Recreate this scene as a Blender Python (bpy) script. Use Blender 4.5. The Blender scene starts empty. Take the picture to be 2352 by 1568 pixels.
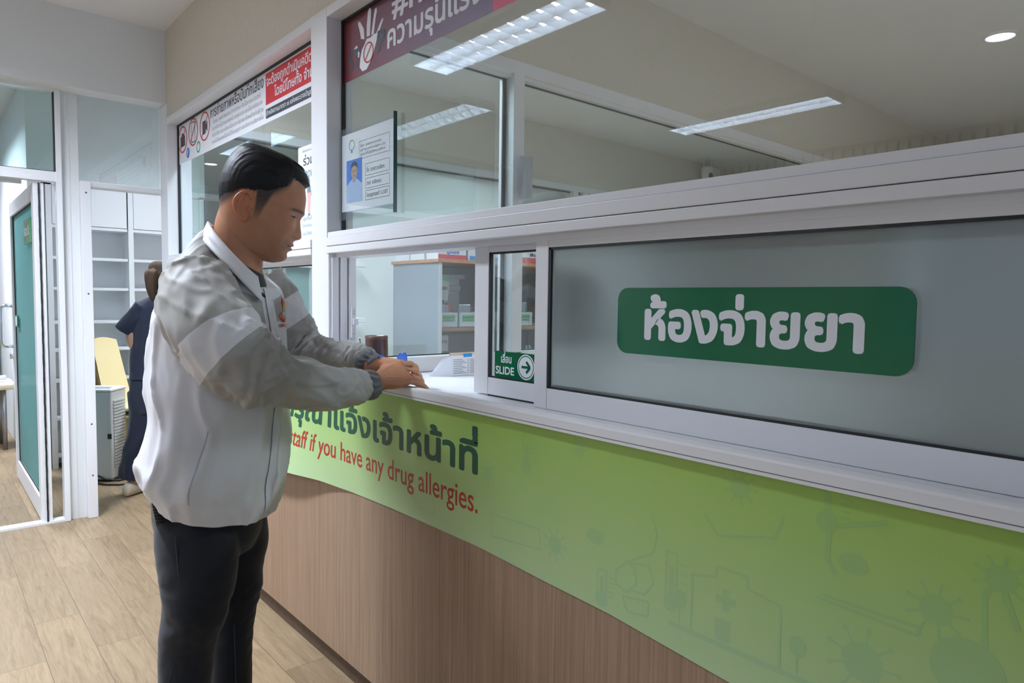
import bpy, bmesh, math, random
import numpy as np
from mathutils import Vector, Matrix, noise
PI = math.pi
SC = bpy.context.scene
COL = SC.collection
random.seed(7)

# ------------------------------------------------------------------ camera, world, big lights, exposure
F_PX, CX, CY = 1575.58, 1176.0, 784.0
YAW, PIT, ROL = [math.radians(a) for a in (40.95, 3.514, -0.758)]
_s, _c = math.sin(YAW), math.cos(YAW)
FWD = Vector((_s*math.cos(PIT), _c*math.cos(PIT), -math.sin(PIT)))
_R0 = Vector((_c, -_s, 0)); _D0 = FWD.cross(_R0)
RIGHT = math.cos(ROL)*_R0 + math.sin(ROL)*_D0
DOWN = -math.sin(ROL)*_R0 + math.cos(ROL)*_D0
EYE = Vector((0, 0, 1.30))
cam = bpy.data.cameras.new('camera'); cam.sensor_width = 36; cam.lens = 36*F_PX/2352
cam.clip_start = 0.02; cam.clip_end = 60
cam_o = bpy.data.objects.new('camera', cam); COL.objects.link(cam_o)
cam_o.matrix_world = Matrix(((RIGHT.x, -DOWN.x, -FWD.x, EYE.x), (RIGHT.y, -DOWN.y, -FWD.y, EYE.y), (RIGHT.z, -DOWN.z, -FWD.z, EYE.z), (0, 0, 0, 1)))
SC.camera = cam_o
SC.view_settings.view_transform = 'Standard'; SC.view_settings.look = 'None'
SC.view_settings.gamma = 1; SC.view_settings.use_curve_mapping = False
SC.view_settings.exposure = -0.16
SC.cycles.max_bounces = 10; SC.cycles.transparent_max_bounces = 16
SC.cycles.caustics_reflective = False; SC.cycles.caustics_refractive = False
SC.cycles.sample_clamp_indirect = 6
W = bpy.data.worlds.new('world'); SC.world = W; W.use_nodes = True
W.node_tree.nodes['Background'].inputs[0].default_value = (0.62, 0.74, 0.95, 1)
W.node_tree.nodes['Background'].inputs[1].default_value = 0.9

def area(name, loc, sx, sy, power, color=(0.79, 0.87, 1.0), rot=(0, 0, 0)):
    l = bpy.data.lights.new(name, 'AREA'); l.shape = 'RECTANGLE'; l.size = sx; l.size_y = sy
    l.energy = power; l.color = color
    o = bpy.data.objects.new(name, l); COL.objects.link(o); o.location = loc; o.rotation_euler = rot
    return o
def spot(name, loc, power, radius=0.05, angle=2.4, color=(0.9, 0.95, 1.0)):
    l = bpy.data.lights.new(name, 'SPOT'); l.spot_size = angle; l.spot_blend = 0.6
    l.energy = power; l.color = color; l.shadow_soft_size = radius
    o = bpy.data.objects.new(name, l); COL.objects.link(o); o.location = loc
    return o
ZC = 2.84          # ceiling
LOUVRES = []       # (x, y, length, power, ceiling-light label), built with their lamps further down

def P(px, py, D):
    """The point the photograph shows at (px, py), D metres in front of the lens."""
    return EYE + (FWD + RIGHT*((px-CX)/F_PX) + DOWN*((py-CY)/F_PX))*D

# ------------------------------------------------------------------ materials
MATS = {}
def mat(name, color, rough=0.5, metal=0.0, spec=0.5, noise_amt=0.0, noise_scale=20, bump=0.0, bump_scale=200, coat=0.0, emit=None, emit_str=0):
    m = bpy.data.materials.new(name); m.use_nodes = True
    nt = m.node_tree; b = nt.nodes['Principled BSDF']
    b.inputs['Base Color'].default_value = (*color, 1); b.inputs['Roughness'].default_value = rough
    b.inputs['Metallic'].default_value = metal; b.inputs['Specular IOR Level'].default_value = spec
    b.inputs['Coat Weight'].default_value = coat
    if emit:
        b.inputs['Emission Color'].default_value = (*emit, 1); b.inputs['Emission Strength'].default_value = emit_str
    if noise_amt or bump:
        tc = nt.nodes.new('ShaderNodeTexCoord')
    if noise_amt:
        n = nt.nodes.new('ShaderNodeTexNoise'); n.inputs['Scale'].default_value = noise_scale; n.inputs['Detail'].default_value = 4
        nt.links.new(tc.outputs['Object'], n.inputs['Vector'])
        r = nt.nodes.new('ShaderNodeValToRGB')
        r.color_ramp.elements[0].color = (*[c*(1-noise_amt) for c in color], 1); r.color_ramp.elements[0].position = 0.3
        r.color_ramp.elements[1].color = (*[min(1, c*(1+noise_amt)) for c in color], 1); r.color_ramp.elements[1].position = 0.7
        nt.links.new(n.outputs['Fac'], r.inputs['Fac']); nt.links.new(r.outputs['Color'], b.inputs['Base Color'])
    if bump:
        n2 = nt.nodes.new('ShaderNodeTexNoise'); n2.inputs['Scale'].default_value = bump_scale; n2.inputs['Detail'].default_value = 3
        nt.links.new(tc.outputs['Object'], n2.inputs['Vector'])
        bp = nt.nodes.new('ShaderNodeBump'); bp.inputs['Strength'].default_value = bump; bp.inputs['Distance'].default_value = 0.002
        nt.links.new(n2.outputs['Fac'], bp.inputs['Height']); nt.links.new(bp.outputs['Normal'], b.inputs['Normal'])
    MATS[name] = m
    return m

def clear_glass(name, tint=(0.93, 0.97, 0.96), ior=1.75):
    """Thin architectural pane: Fresnel mix of a clear, faintly tinted pane and its mirror reflection."""
    m = bpy.data.materials.new(name); m.use_nodes = True; nt = m.node_tree; nt.nodes.clear()
    out = nt.nodes.new('ShaderNodeOutputMaterial'); mx = nt.nodes.new('ShaderNodeMixShader')
    fr = nt.nodes.new('ShaderNodeFresnel'); ge = nt.nodes.new('ShaderNodeNewGeometry'); mi = nt.nodes.new('ShaderNodeMapRange')
    mi.inputs['To Min'].default_value = ior; mi.inputs['To Max'].default_value = 1/ior      # same reflectance from either side of the thin pane
    nt.links.new(ge.outputs['Backfacing'], mi.inputs[0]); nt.links.new(mi.outputs[0], fr.inputs['IOR'])
    t = nt.nodes.new('ShaderNodeBsdfTransparent'); t.inputs[0].default_value = (*tint, 1)
    g = nt.nodes.new('ShaderNodeBsdfGlossy'); g.inputs['Roughness'].default_value = 0.0; g.inputs[0].default_value = (0.95, 0.97, 1, 1)
    nt.links.new(fr.outputs[0], mx.inputs[0]); nt.links.new(t.outputs[0], mx.inputs[1]); nt.links.new(g.outputs[0], mx.inputs[2])
    nt.links.new(mx.outputs[0], out.inputs[0])
    return m

def frosted(name, color, rough=0.35, film=0.35, trans=0.9, gloss=0.05):
    """Etched pane: blurred refraction, part milky film, a weak sheen on the front."""
    m = bpy.data.materials.new(name); m.use_nodes = True; nt = m.node_tree; nt.nodes.clear()
    out = nt.nodes.new('ShaderNodeOutputMaterial')
    rf = nt.nodes.new('ShaderNodeBsdfRefraction'); rf.inputs['Color'].default_value = (*color, 1)
    rf.inputs['Roughness'].default_value = rough; rf.inputs['IOR'].default_value = 1.12
    tl = nt.nodes.new('ShaderNodeBsdfTranslucent'); tl.inputs[0].default_value = (*color, 1)
    df = nt.nodes.new('ShaderNodeBsdfDiffuse'); df.inputs[0].default_value = (*[c*0.8 for c in color], 1)
    gl = nt.nodes.new('ShaderNodeBsdfGlossy'); gl.inputs['Roughness'].default_value = 0.12
    m1 = nt.nodes.new('ShaderNodeMixShader'); m1.inputs[0].default_value = 0.5
    nt.links.new(tl.outputs[0], m1.inputs[1]); nt.links.new(df.outputs[0], m1.inputs[2])
    m2 = nt.nodes.new('ShaderNodeMixShader'); m2.inputs[0].default_value = film
    nt.links.new(rf.outputs[0], m2.inputs[1]); nt.links.new(m1.outputs[0], m2.inputs[2])
    m3 = nt.nodes.new('ShaderNodeMixShader'); m3.inputs[0].default_value = gloss
    nt.links.new(m2.outputs[0], m3.inputs[1]); nt.links.new(gl.outputs[0], m3.inputs[2])
    nt.links.new(m3.outputs[0], out.inputs[0])
    return m

alu = mat('white_powdercoat', (0.80, 0.81, 0.84), 0.32)
alu_d = mat('grey_powdercoat', (0.62, 0.66, 0.67), 0.4)
rubber = mat('black_rubber', (0.012, 0.013, 0.016), 0.6)
beige = mat('beige_paint', (0.66, 0.61, 0.53), 0.75, noise_amt=0.03, noise_scale=60, bump=0.15, bump_scale=350)
wallw = mat('pale_wall_paint', (0.74, 0.76, 0.77), 0.7, noise_amt=0.02, noise_scale=3, bump=0.1)
ceilw = mat('ceiling_paint', (0.78, 0.78, 0.79), 0.8, noise_amt=0.015, noise_scale=2)
white = mat('white_laminate', (0.84, 0.84, 0.86), 0.35)
worktop_m = mat('worktop_laminate', (0.74, 0.75, 0.78), 0.3)
black = mat('black_plastic', (0.015, 0.015, 0.017), 0.4)
chrome = mat('chrome', (0.75, 0.76, 0.78), 0.15, metal=1.0)
gold = mat('gold', (0.78, 0.55, 0.22), 0.22, metal=1.0)
paper = mat('paper', (0.83, 0.85, 0.90), 0.6)
GLASS = clear_glass('clear_window_glass')
GLASS2 = clear_glass('green_tint_glass', (0.86, 0.95, 0.93))

def wood_laminate():
    m = bpy.data.materials.new('brown_wood_laminate'); m.use_nodes = True; nt = m.node_tree; b = nt.nodes['Principled BSDF']
    tc = nt.nodes.new('ShaderNodeTexCoord'); mp = nt.nodes.new('ShaderNodeMapping'); mp.inputs['Scale'].default_value = (60, 60, 0.9)
    n = nt.nodes.new('ShaderNodeTexNoise'); n.inputs['Scale'].default_value = 2.2; n.inputs['Detail'].default_value = 7; n.inputs['Roughness'].default_value = 0.72
    r = nt.nodes.new('ShaderNodeValToRGB')
    r.color_ramp.elements[0].position = 0.3; r.color_ramp.elements[0].color = (0.235, 0.145, 0.090, 1)
    r.color_ramp.elements[1].position = 0.72; r.color_ramp.elements[1].color = (0.43, 0.295, 0.205, 1)
    nt.links.new(tc.outputs['Object'], mp.inputs[0]); nt.links.new(mp.outputs[0], n.inputs['Vector'])
    nt.links.new(n.outputs['Fac'], r.inputs[0]); nt.links.new(r.outputs[0], b.inputs['Base Color'])
    b.inputs['Roughness'].default_value = 0.55
    return m
wood_m = wood_laminate()
kick_m = mat('dark_brown_kickboard', (0.085, 0.052, 0.032), 0.55, noise_amt=0.2, noise_scale=30)
orange_wood = mat('orange_wood_edge', (0.45, 0.20, 0.085), 0.45, noise_amt=0.15, noise_scale=25)

def floor_planks():
    m = bpy.data.materials.new('oak_floor_planks'); m.use_nodes = True; nt = m.node_tree; b = nt.nodes['Principled BSDF']
    N = lambda t: nt.nodes.new(t)
    tc = N('ShaderNodeTexCoord'); mp = N('ShaderNodeMapping'); mp.inputs['Rotation'].default_value = (0, 0, PI/2)
    nt.links.new(tc.outputs['Object'], mp.inputs[0])
    br = N('ShaderNodeTexBrick'); br.offset = 0.37; br.inputs['Scale'].default_value = 1.0
    br.inputs['Brick Width'].default_value = 0.95; br.inputs['Row Height'].default_value = 0.155
    br.inputs['Mortar Size'].default_value = 0.0011; br.inputs['Mortar Smooth'].default_value = 0.0; br.inputs['Bias'].default_value = 0.0
    br.inputs['Color1'].default_value = (0, 0, 0, 1); br.inputs['Color2'].default_value = (1, 1, 1, 1); br.inputs['Mortar'].default_value = (0.5, 0.5, 0.5, 1)
    nt.links.new(mp.outputs[0], br.inputs['Vector'])
    # grain stretched along the plank, shifted plank by plank
    mul = N('ShaderNodeVectorMath'); mul.operation = 'SCALE'; mul.inputs['Scale'].default_value = 7.0
    add = N('ShaderNodeVectorMath'); add.operation = 'ADD'
    nt.links.new(br.outputs['Color'], mul.inputs[0]); nt.links.new(mp.outputs[0], add.inputs[0]); nt.links.new(mul.outputs[0], add.inputs[1])
    sc = N('ShaderNodeMapping'); sc.inputs['Scale'].default_value = (2.2, 24, 1); nt.links.new(add.outputs[0], sc.inputs[0])
    n1 = N('ShaderNodeTexNoise'); n1.inputs['Scale'].default_value = 2.4; n1.inputs['Detail'].default_value = 8; n1.inputs['Roughness'].default_value = 0.68; n1.inputs['Distortion'].default_value = 0.9
    nt.links.new(sc.outputs[0], n1.inputs['Vector'])
    r = N('ShaderNodeValToRGB'); e = r.color_ramp.elements
    e[0].position = 0.28; e[0].color = (0.185, 0.126, 0.072, 1); e[1].position = 0.72; e[1].color = (0.355, 0.262, 0.162, 1)
    k = e.new(0.47); k.color = (0.28, 0.20, 0.118, 1)
    nt.links.new(n1.outputs['Fac'], r.inputs[0])
    hv = N('ShaderNodeHueSaturation'); mr = N('ShaderNodeMapRange'); mr.inputs['To Min'].default_value = 0.84; mr.inputs['To Max'].default_value = 1.12
    nt.links.new(br.outputs['Color'], mr.inputs[0]); nt.links.new(mr.outputs[0], hv.inputs['Value']); nt.links.new(r.outputs[0], hv.inputs['Color'])
    mx = N('ShaderNodeMixRGB'); mx.inputs[2].default_value = (0.12, 0.085, 0.055, 1)
    nt.links.new(br.outputs['Fac'], mx.inputs[0]); nt.links.new(hv.outputs[0], mx.inputs[1])
    nt.links.new(mx.outputs[0], b.inputs['Base Color'])
    b.inputs['Roughness'].default_value = 0.42; b.inputs['Specular IOR Level'].default_value = 0.35
    bp = N('ShaderNodeBump'); bp.inputs['Strength'].default_value = 0.12; bp.inputs['Distance'].default_value = 0.002
    nt.links.new(n1.outputs['Fac'], bp.inputs['Height']); nt.links.new(bp.outputs[0], b.inputs['Normal'])
    return m
floor_m = floor_planks()

# ------------------------------------------------------------------ mesh helpers
class MB:
    """Collects shapes; build() links them as ONE mesh object."""
    def __init__(s): s.v = []; s.f = []; s.m = []; s.sm = []
    def add(s, v, f, mi=0, smooth=False):
        n = len(s.v); s.v += [tuple(p) for p in v]; s.f += [tuple(i+n for i in q) for q in f]
        s.m += [mi]*len(f); s.sm += [smooth]*len(f); return s
    def box(s, x0, x1, y0, y1, z0, z1, mi=0):
        v = [(x, y, z) for x in (x0, x1) for y in (y0, y1) for z in (z0, z1)]
        return s.add(v, [(0, 1, 3, 2), (4, 6, 7, 5), (0, 4, 5, 1), (2, 3, 7, 6), (0, 2, 6, 4), (1, 5, 7, 3)], mi)
    def rbox(s, x0, x1, y0, y1, z0, z1, r=0.004, mi=0):
        bm = bmesh.new(); bmesh.ops.create_cube(bm, size=1)
        for w in bm.verts: w.co = ((x0+x1)/2+w.co.x*(x1-x0), (y0+y1)/2+w.co.y*(y1-y0), (z0+z1)/2+w.co.z*(z1-z0))
        bmesh.ops.bevel(bm, geom=bm.edges[:], offset=r, segments=2, affect='EDGES', profile=0.5)
        return s.bm(bm, mi)
    def bm(s, bm, mi=0, smooth=False, M=None):
        bm.verts.index_update(); vs = [(M @ w.co if M else w.co.copy()) for w in bm.verts]
        fs = [[w.index for w in f.verts] for f in bm.faces]; bm.free(); return s.add(vs, fs, mi, smooth)
    def obox(s, c, ax, ay, az, mi=0):
        c, ax, ay, az = map(Vector, (c, ax, ay, az))
        v = [c+ax*i+ay*j+az*k for i in (-.5, .5) for j in (-.5, .5) for k in (-.5, .5)]
        return s.add(v, [(0, 1, 3, 2), (4, 6, 7, 5), (0, 4, 5, 1), (2, 3, 7, 6), (0, 2, 6, 4), (1, 5, 7, 3)], mi)
    def tube(s, pts, r, n=12, mi=0, caps=True):
        pts = [Vector(p) for p in pts]; rs = r if isinstance(r, (list, tuple)) else [r]*len(pts)
        V = []; up = None
        for i, p in enumerate(pts):
            t = (pts[min(i+1, len(pts)-1)]-pts[max(i-1, 0)]).normalized()
            if up is None: up = t.orthogonal().normalized()
            up = (up - t*up.dot(t)).normalized(); w = t.cross(up)
            V += [p+(up*math.cos(a)+w*math.sin(a))*rs[i] for a in [2*PI*k/n for k in range(n)]]
        Fc = [(i*n+k, i*n+(k+1) % n, (i+1)*n+(k+1) % n, (i+1)*n+k) for i in range(len(pts)-1) for k in range(n)]
        s.add(V, Fc, mi, True)
        if caps:
            b = len(s.v)-len(V); s.f += [tuple(b+k for k in reversed(range(n))), tuple(b+(len(pts)-1)*n+k for k in range(n))]
            s.m += [mi, mi]; s.sm += [False, False]
        return s
    def lathe(s, prof, c, n=32, mi=0, axis='z', smooth=True):
        V = []
        for r, h in prof:
            for k in range(n):
                a = 2*PI*k/n; p = (r*math.cos(a), r*math.sin(a), h)
                if axis == 'x': p = (p[2], p[0], p[1])
                if axis == 'y': p = (p[0], p[2], p[1])
                V.append((c[0]+p[0], c[1]+p[1], c[2]+p[2]))
        Fc = [(i*n+k, i*n+(k+1) % n, (i+1)*n+(k+1) % n, (i+1)*n+k) for i in range(len(prof)-1) for k in range(n)]
        return s.add(V, Fc, mi, smooth)
    def prism(s, poly, axis, a0, a1, mi=0):
        """poly: 2D outline; extruded along axis from a0 to a1 (x: poly is (y,z); y: (x,z); z: (x,y))."""
        put = {'x': lambda p, a: (a, p[0], p[1]), 'y': lambda p, a: (p[0], a, p[1]), 'z': lambda p, a: (p[0], p[1], a)}[axis]
        n = len(poly); V = [put(p, a0) for p in poly]+[put(p, a1) for p in poly]
        return s.add(V, [tuple(range(n)), tuple(reversed(range(n, 2*n)))]+[(k, k+n, (k+1) % n+n, (k+1) % n) for k in range(n)], mi)
    def grid(s, rows, mi=0, closed=False, smooth=True):
        h, w = len(rows), len(rows[0]); V = [p for r in rows for p in r]
        ww = w if closed else w-1
        return s.add(V, [(i*w+j, i*w+(j+1) % w, (i+1)*w+(j+1) % w, (i+1)*w+j) for i in range(h-1) for j in range(ww)], mi, smooth)
    def build(s, name, mats, parent=None, fix=True):
        me = bpy.data.meshes.new(name); me.from_pydata(s.v, [], s.f)
        for m in (mats if isinstance(mats, (list, tuple)) else [mats]): me.materials.append(m)
        me.polygons.foreach_set('material_index', s.m); me.polygons.foreach_set('use_smooth', s.sm)
        if fix:
            bm = bmesh.new(); bm.from_mesh(me); bmesh.ops.recalc_face_normals(bm, faces=bm.faces[:]); bm.to_mesh(me); bm.free()
        me.update()
        o = bpy.data.objects.new(name, me); COL.objects.link(o)
        if parent is not None: adopt(o, parent)
        return o

def adopt(o, parent):
    o.parent = parent; o.matrix_parent_inverse = Matrix.Translation(-wloc(parent))
def wloc(o):
    return o.location if o.parent is None else Vector((0, 0, 0))
def tag(o, label=None, cat=None, group=None, kind=None):
    for k, val in (('label', label), ('category', cat), ('group', group), ('kind', kind)):
        if val: o[k] = val
    return o
def thing(name, label, cat, loc, group=None):
    o = bpy.data.objects.new(name, None); COL.objects.link(o); o.location = loc; o.empty_display_size = 0.05
    return tag(o, label, cat, group)
def struct(o):
    o['kind'] = 'structure'; return o
def bx(name, m, x0, x1, y0, y1, z0, z1, parent=None):
    return MB().box(x0, x1, y0, y1, z0, z1).build(name, m, parent)
def dup(root, loc, label=None, group=None):
    r = root.copy(); COL.objects.link(r); r.location = loc
    if label: r['label'] = label
    if group: r['group'] = group
    for ch in list(root.children):
        c = ch.copy(); COL.objects.link(c); c.parent = r
        for g in ch.children:
            d = g.copy(); COL.objects.link(d); d.parent = c
    return r

def lettering(lines, m, parent, origin, ux, uz, thick=0.00012, name='lettering'):
    """Flat lettering. lines: (text, x, y, cap height, bold offset, width or None) in metres along ux and uz from origin.
    Every outline is filled on its own, so that overlapping strokes of one glyph stay solid. A mark after '^' is raised above the vowel before it."""
    ux, uz = Vector(ux).normalized(), Vector(uz).normalized(); nn = ux.cross(uz); mb = MB()
    dg = bpy.context.evaluated_depsgraph_get
    def curve_of(t):
        cu = bpy.data.curves.new('ink', 'FONT'); cu.body = t; cu.size = 1; cu.resolution_u = 3
        o = bpy.data.objects.new('ink', cu); COL.objects.link(o); bpy.context.view_layer.update()
        c = o.to_curve(dg()); sp = []
        for s in c.splines:
            pts = []
            bp = s.bezier_points; n = len(bp)
            for i in range(n):
                a, b = bp[i], bp[(i+1) % n]
                st = (a.co-a.handle_right).length < 1e-5 and (b.co-b.handle_left).length < 1e-5
                for k in range(1 if st else 4):
                    t_ = k/4; u = 1-t_
                    q = a.co*u**3+a.handle_right*3*u*u*t_+b.handle_left*3*u*t_*t_+b.co*t_**3
                    pts.append((q.x, q.y))
            if n == 0: pts = [(q.co.x, q.co.y) for q in s.points]
            if len(pts) > 2: sp.append(pts)
        o.to_curve_clear(); bpy.data.objects.remove(o); bpy.data.curves.remove(cu)
        return sp
    A = lambda p: 0.5*sum(p[i-1][0]*p[i][1]-p[i][0]*p[i-1][1] for i in range(len(p)))
    def inside(q, p):
        c = False
        for i in range(len(p)):
            (x1, y1), (x2, y2) = p[i-1], p[i]
            if (y1 > q[1]) != (y2 > q[1]) and q[0] < (x2-x1)*(q[1]-y1)/(y2-y1)+x1: c = not c
        return c
    for text, x, y, size, bold, width in lines:
        groups = []   # splines of the main line, then raised marks
        main = ''; raised = []
        i = 0
        while i < len(text):
            if text[i] == '^': raised.append((len(main), text[i+1])); i += 2
            else: main += text[i]; i += 1
        sp = []; sg = []                              # outline direction differs between the fonts of two scripts: judge each run by itself
        def runs(t):
            cut = [0]+[k for k in range(1, len(t)) if ('\u0e00' <= t[k] <= '\u0e7f') != ('\u0e00' <= t[k-1] <= '\u0e7f') and t[k] != ' ']+[len(t)]
            return cut[1:]
        n_old = 0
        for k in runs(main):
            q = curve_of(main[:k])[n_old:]; n_old += len(q)
            if q: s0 = 1 if A(max(q, key=lambda p: abs(A(p)))) > 0 else -1; sp += q; sg += [s0]*len(q)
        for pos, ch in raised:
            a = curve_of(main[:pos]); b = curve_of(main[:pos]+ch)[len(a):]
            sp += [[(px_, py_+0.19) for px_, py_ in q] for q in b]; sg += [1 if A(q) > 0 else -1 for q in b]
        if not sp: continue
        xs = [q[0] for p in sp for q in p]; x0, x1 = min(xs), max(xs)
        kx = size if not width else width/(x1-x0)
        outer = [p for p, g in zip(sp, sg) if A(p)*g > 0]; holes = [p for p, g in zip(sp, sg) if A(p)*g <= 0]
        for p in outer:
            cu = bpy.data.curves.new('glyph', 'CURVE'); cu.dimensions = '2D'; cu.fill_mode = 'BOTH'
            for q in [p]+[h for h in holes if inside(h[0], p) and abs(A(h)) < abs(A(p))]:
                s_ = cu.splines.new('POLY'); s_.points.add(len(q)-1); s_.use_cyclic_u = True
                for k, (a, b) in enumerate(q): s_.points[k].co = (a, b, 0, 1)
            o = bpy.data.objects.new('glyph', cu); COL.objects.link(o); bpy.context.view_layer.update()
            me = bpy.data.meshes.new_from_object(o.evaluated_get(dg()))
            base = Vector(origin)
            for k in range(9 if bold else 1):      # a bold stroke: the outline laid down again around itself
                ox, oz = (0, 0) if k == 0 else (bold*0.5*math.cos(k*PI/4), bold*0.5*math.sin(k*PI/4))
                mb.add([base+ux*(x+(w.co.x-x0+ox)*kx)+uz*(y+(w.co.y+oz)*size)+nn*(thick+k*4e-6) for w in me.vertices], [tuple(f.vertices) for f in me.polygons])
            bpy.data.objects.remove(o); bpy.data.curves.remove(cu); bpy.data.meshes.remove(me)
    o = mb.build(name, m, parent, fix=False)
    return o

def flat(mb, pts, origin, ux, uz, off=0.00012, mi=0):
    """A flat filled outline lying on a sheet (print on it)."""
    ux, uz = Vector(ux).normalized(), Vector(uz).normalized(); nn = ux.cross(uz)
    mb.add([Vector(origin)+ux*a+uz*b+nn*(off+len(mb.f)*5e-7) for a, b in pts], [tuple(range(len(pts)))], mi)
def ring_pts(cx, cz, r0, r1, n=32, sx=1.0):
    a = [2*PI*k/n for k in range(n+1)]
    return [[(cx+sx*r1*math.cos(t), cz+r1*math.sin(t)), (cx+sx*r1*math.cos(u), cz+r1*math.sin(u)), (cx+sx*r0*math.cos(u), cz+r0*math.sin(u)), (cx+sx*r0*math.cos(t), cz+r0*math.sin(t))] for t, u in zip(a, a[1:])]
def disc_pts(cx, cz, r, n=28, sx=1.0):
    return [(cx+sx*r*math.cos(2*PI*k/n), cz+r*math.sin(2*PI*k/n)) for k in range(n)]
def line_pts(a, b, w):
    a, b = Vector(a), Vector(b); d = (b-a).normalized(); q = Vector((-d.y, d.x))*w/2
    return [tuple(a+q), tuple(a-q), tuple(b-q), tuple(b+q)]
def rrect(x0, x1, y0, y1, r, n=6):
    out = []
    for cx_, cy_, a0 in ((x1-r, y1-r, 0), (x0+r, y1-r, 90), (x0+r, y0+r, 180), (x1-r, y0+r, 270)):
        out += [(cx_+r*math.cos(math.radians(a0+90*k/n)), cy_+r*math.sin(math.radians(a0+90*k/n))) for k in range(n+1)]
    return out

# ================================================================== the setting
XF = 1.14                                   # front plane of the pharmacy's aluminium front
struct(bx('floor', floor_m, -4.6, 9, -4.5, 11, -0.05, 0))
ceil_o = struct(bx('ceiling', ceilw, -4.6, 9, -4.5, 11, ZC, ZC+0.05))
# wall above the pharmacy front and the corridor's far wall
struct(bx('wall_right', beige, XF+0.006, XF+0.10, -1.5, 4.60, 2.337, ZC))
soff = struct(bx('wall_far', wallw, -1.6, XF+0.006, 4.46, 4.60, 2.421, ZC))
w = MB()
w.box(0.633, 0.7155, 4.59, 4.66, 0, 2.421); w.box(0.668, 0.672, 4.587, 4.59, 0, 2.421)
w.box(-1.6, -1.2, 4.58, 4.66, 0, 2.421)
w.build('panel', wallw, soff)
bx('glass_panel', clear_glass('hazy_panel_glass', (0.90, 0.93, 0.93)), 0.7155, 1.1395, 4.600, 4.606, 1.9385, 2.421, soff)
w = MB(); w.rbox(0.716, 0.766, 4.545, 4.66, 0, 1.935, 0.003); w.rbox(0.766, 1.14, 4.565, 4.66, 1.907, 1.938, 0.003)

struct(w.build('trim_1', alu))
# shadow gap above shelves opening and screw heads
screw_m = mat('dull_screw', (0.12, 0.11, 0.10), 0.4, metal=0.8)
for z in (1.87, 1.30, 0.55, 0.25): w = MB(); w.lathe([(0.0, -0.001), (0.005, -0.001), (0.005, 0.002)], (0.742, 4.5455, z), 10, axis='y'); w.build('screw', screw_m, bpy.data.objects['trim_1'])
# transom and door frame
d1 = struct(bx('door_1', alu, -1.2, 0.605, 4.565, 4.64, 1.917, 1.970))
w = MB(); w.rbox(0.604, 0.632, 4.56, 4.64, 0, 2.42, 0.003); w.box(-1.2, 0.61, 4.57, 4.64, 2.405, 2.421); w.box(-1.2, -1.16, 4.565, 4.64, 0, 2.42)
w.build('jamb', alu, d1)
teal_clear = clear_glass('teal_tint_glass', (0.80, 0.90, 0.89))
bx('pane', teal_clear, -1.16, 0.604, 4.600, 4.606, 1.970, 2.405, d1)
w = MB(); w.box(0.598, 0.604, 4.572, 4.60, 1.970, 2.405); w.box(-1.16, 0.604, 4.572, 4.60, 1.970, 1.974)
w.build('gasket', rubber, d1)
bx('closer_track', alu_d, -0.2, 0.45, 4.60, 4.64, 1.895, 1.917, d1)
struct(bx('trim_2', alu, -1.2, 0.62, 4.575, 4.645, 0.0, 0.012))   # threshold strip

# ---- the pharmacy front: frame, panes, sashes
f = MB()
f.rbox(XF, 1.245, 4.44, 4.588, 0, 2.420, 0.003)                         # corner post
f.rbox(XF, 1.245, 2.353, 2.482, 1.03, 2.337, 0.003)                     # middle post
f.rbox(XF, 1.245, -0.36, -0.22, 1.03, 2.337, 0.003)
for y0, y1 in ((2.482, 4.44), (-0.22, 2.353), (-1.5, -0.36)):
    f.rbox(XF+0.001, 1.245, y0, y1, 2.302, 2.336, 0.002)                # header
fr = struct(f.build('window_1', alu))
f = MB()
for y0, y1 in ((2.482, 4.44), (-0.22, 2.353), (-1.5, -0.36)):
    f.rbox(XF+0.003, 1.245, y0, y1, 1.5165, 1.5355, 0.0015); f.rbox(XF-0.006, 1.245, y0, y1, 1.4845, 1.5150, 0.002); f.rbox(XF-0.004, 1.245, y0, y1, 1.4585, 1.4830, 0.002)
    f.box(1.165, 1.245, y0, y1, 1.444, 1.4585)
f.build('transom_rail', alu, fr)
f = MB()
for y0, y1 in ((2.482, 4.44), (-0.22, 2.353), (-1.5, -0.36)):
    f.box(1.198, 1.212, y0, y0+0.008, 1.5355, 2.302); f.box(1.198, 1.212, y1-0.008, y1, 1.5355, 2.302); f.box(1.198, 1.212, y0, y1, 2.294, 2.302)
f.build('gasket', rubber, fr)
f = MB()
for y0, y1 in ((2.482, 4.44), (-0.22, 2.353), (-1.5, -0.36)): f.box(1.2075, 1.2085, y0, y1, 1.5355, 2.302)
f.build('pane', GLASS, fr)
# lower jambs (stepped track channels beside the middle post and the corner post)
f = MB()
for y in (2.353, 4.44):
    for x0, x1, yy in ((1.150, 1.176, 0.022), (1.180, 1.206, 0.030), (1.210, 1.236, 0.040)): f.box(x0, x1, y-yy, y, 1.03, 1.444)
    f.box(1.14, 1.245, y-0.012, y, 1.03, 1.4585)
f.build('jamb', alu, fr)
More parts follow.
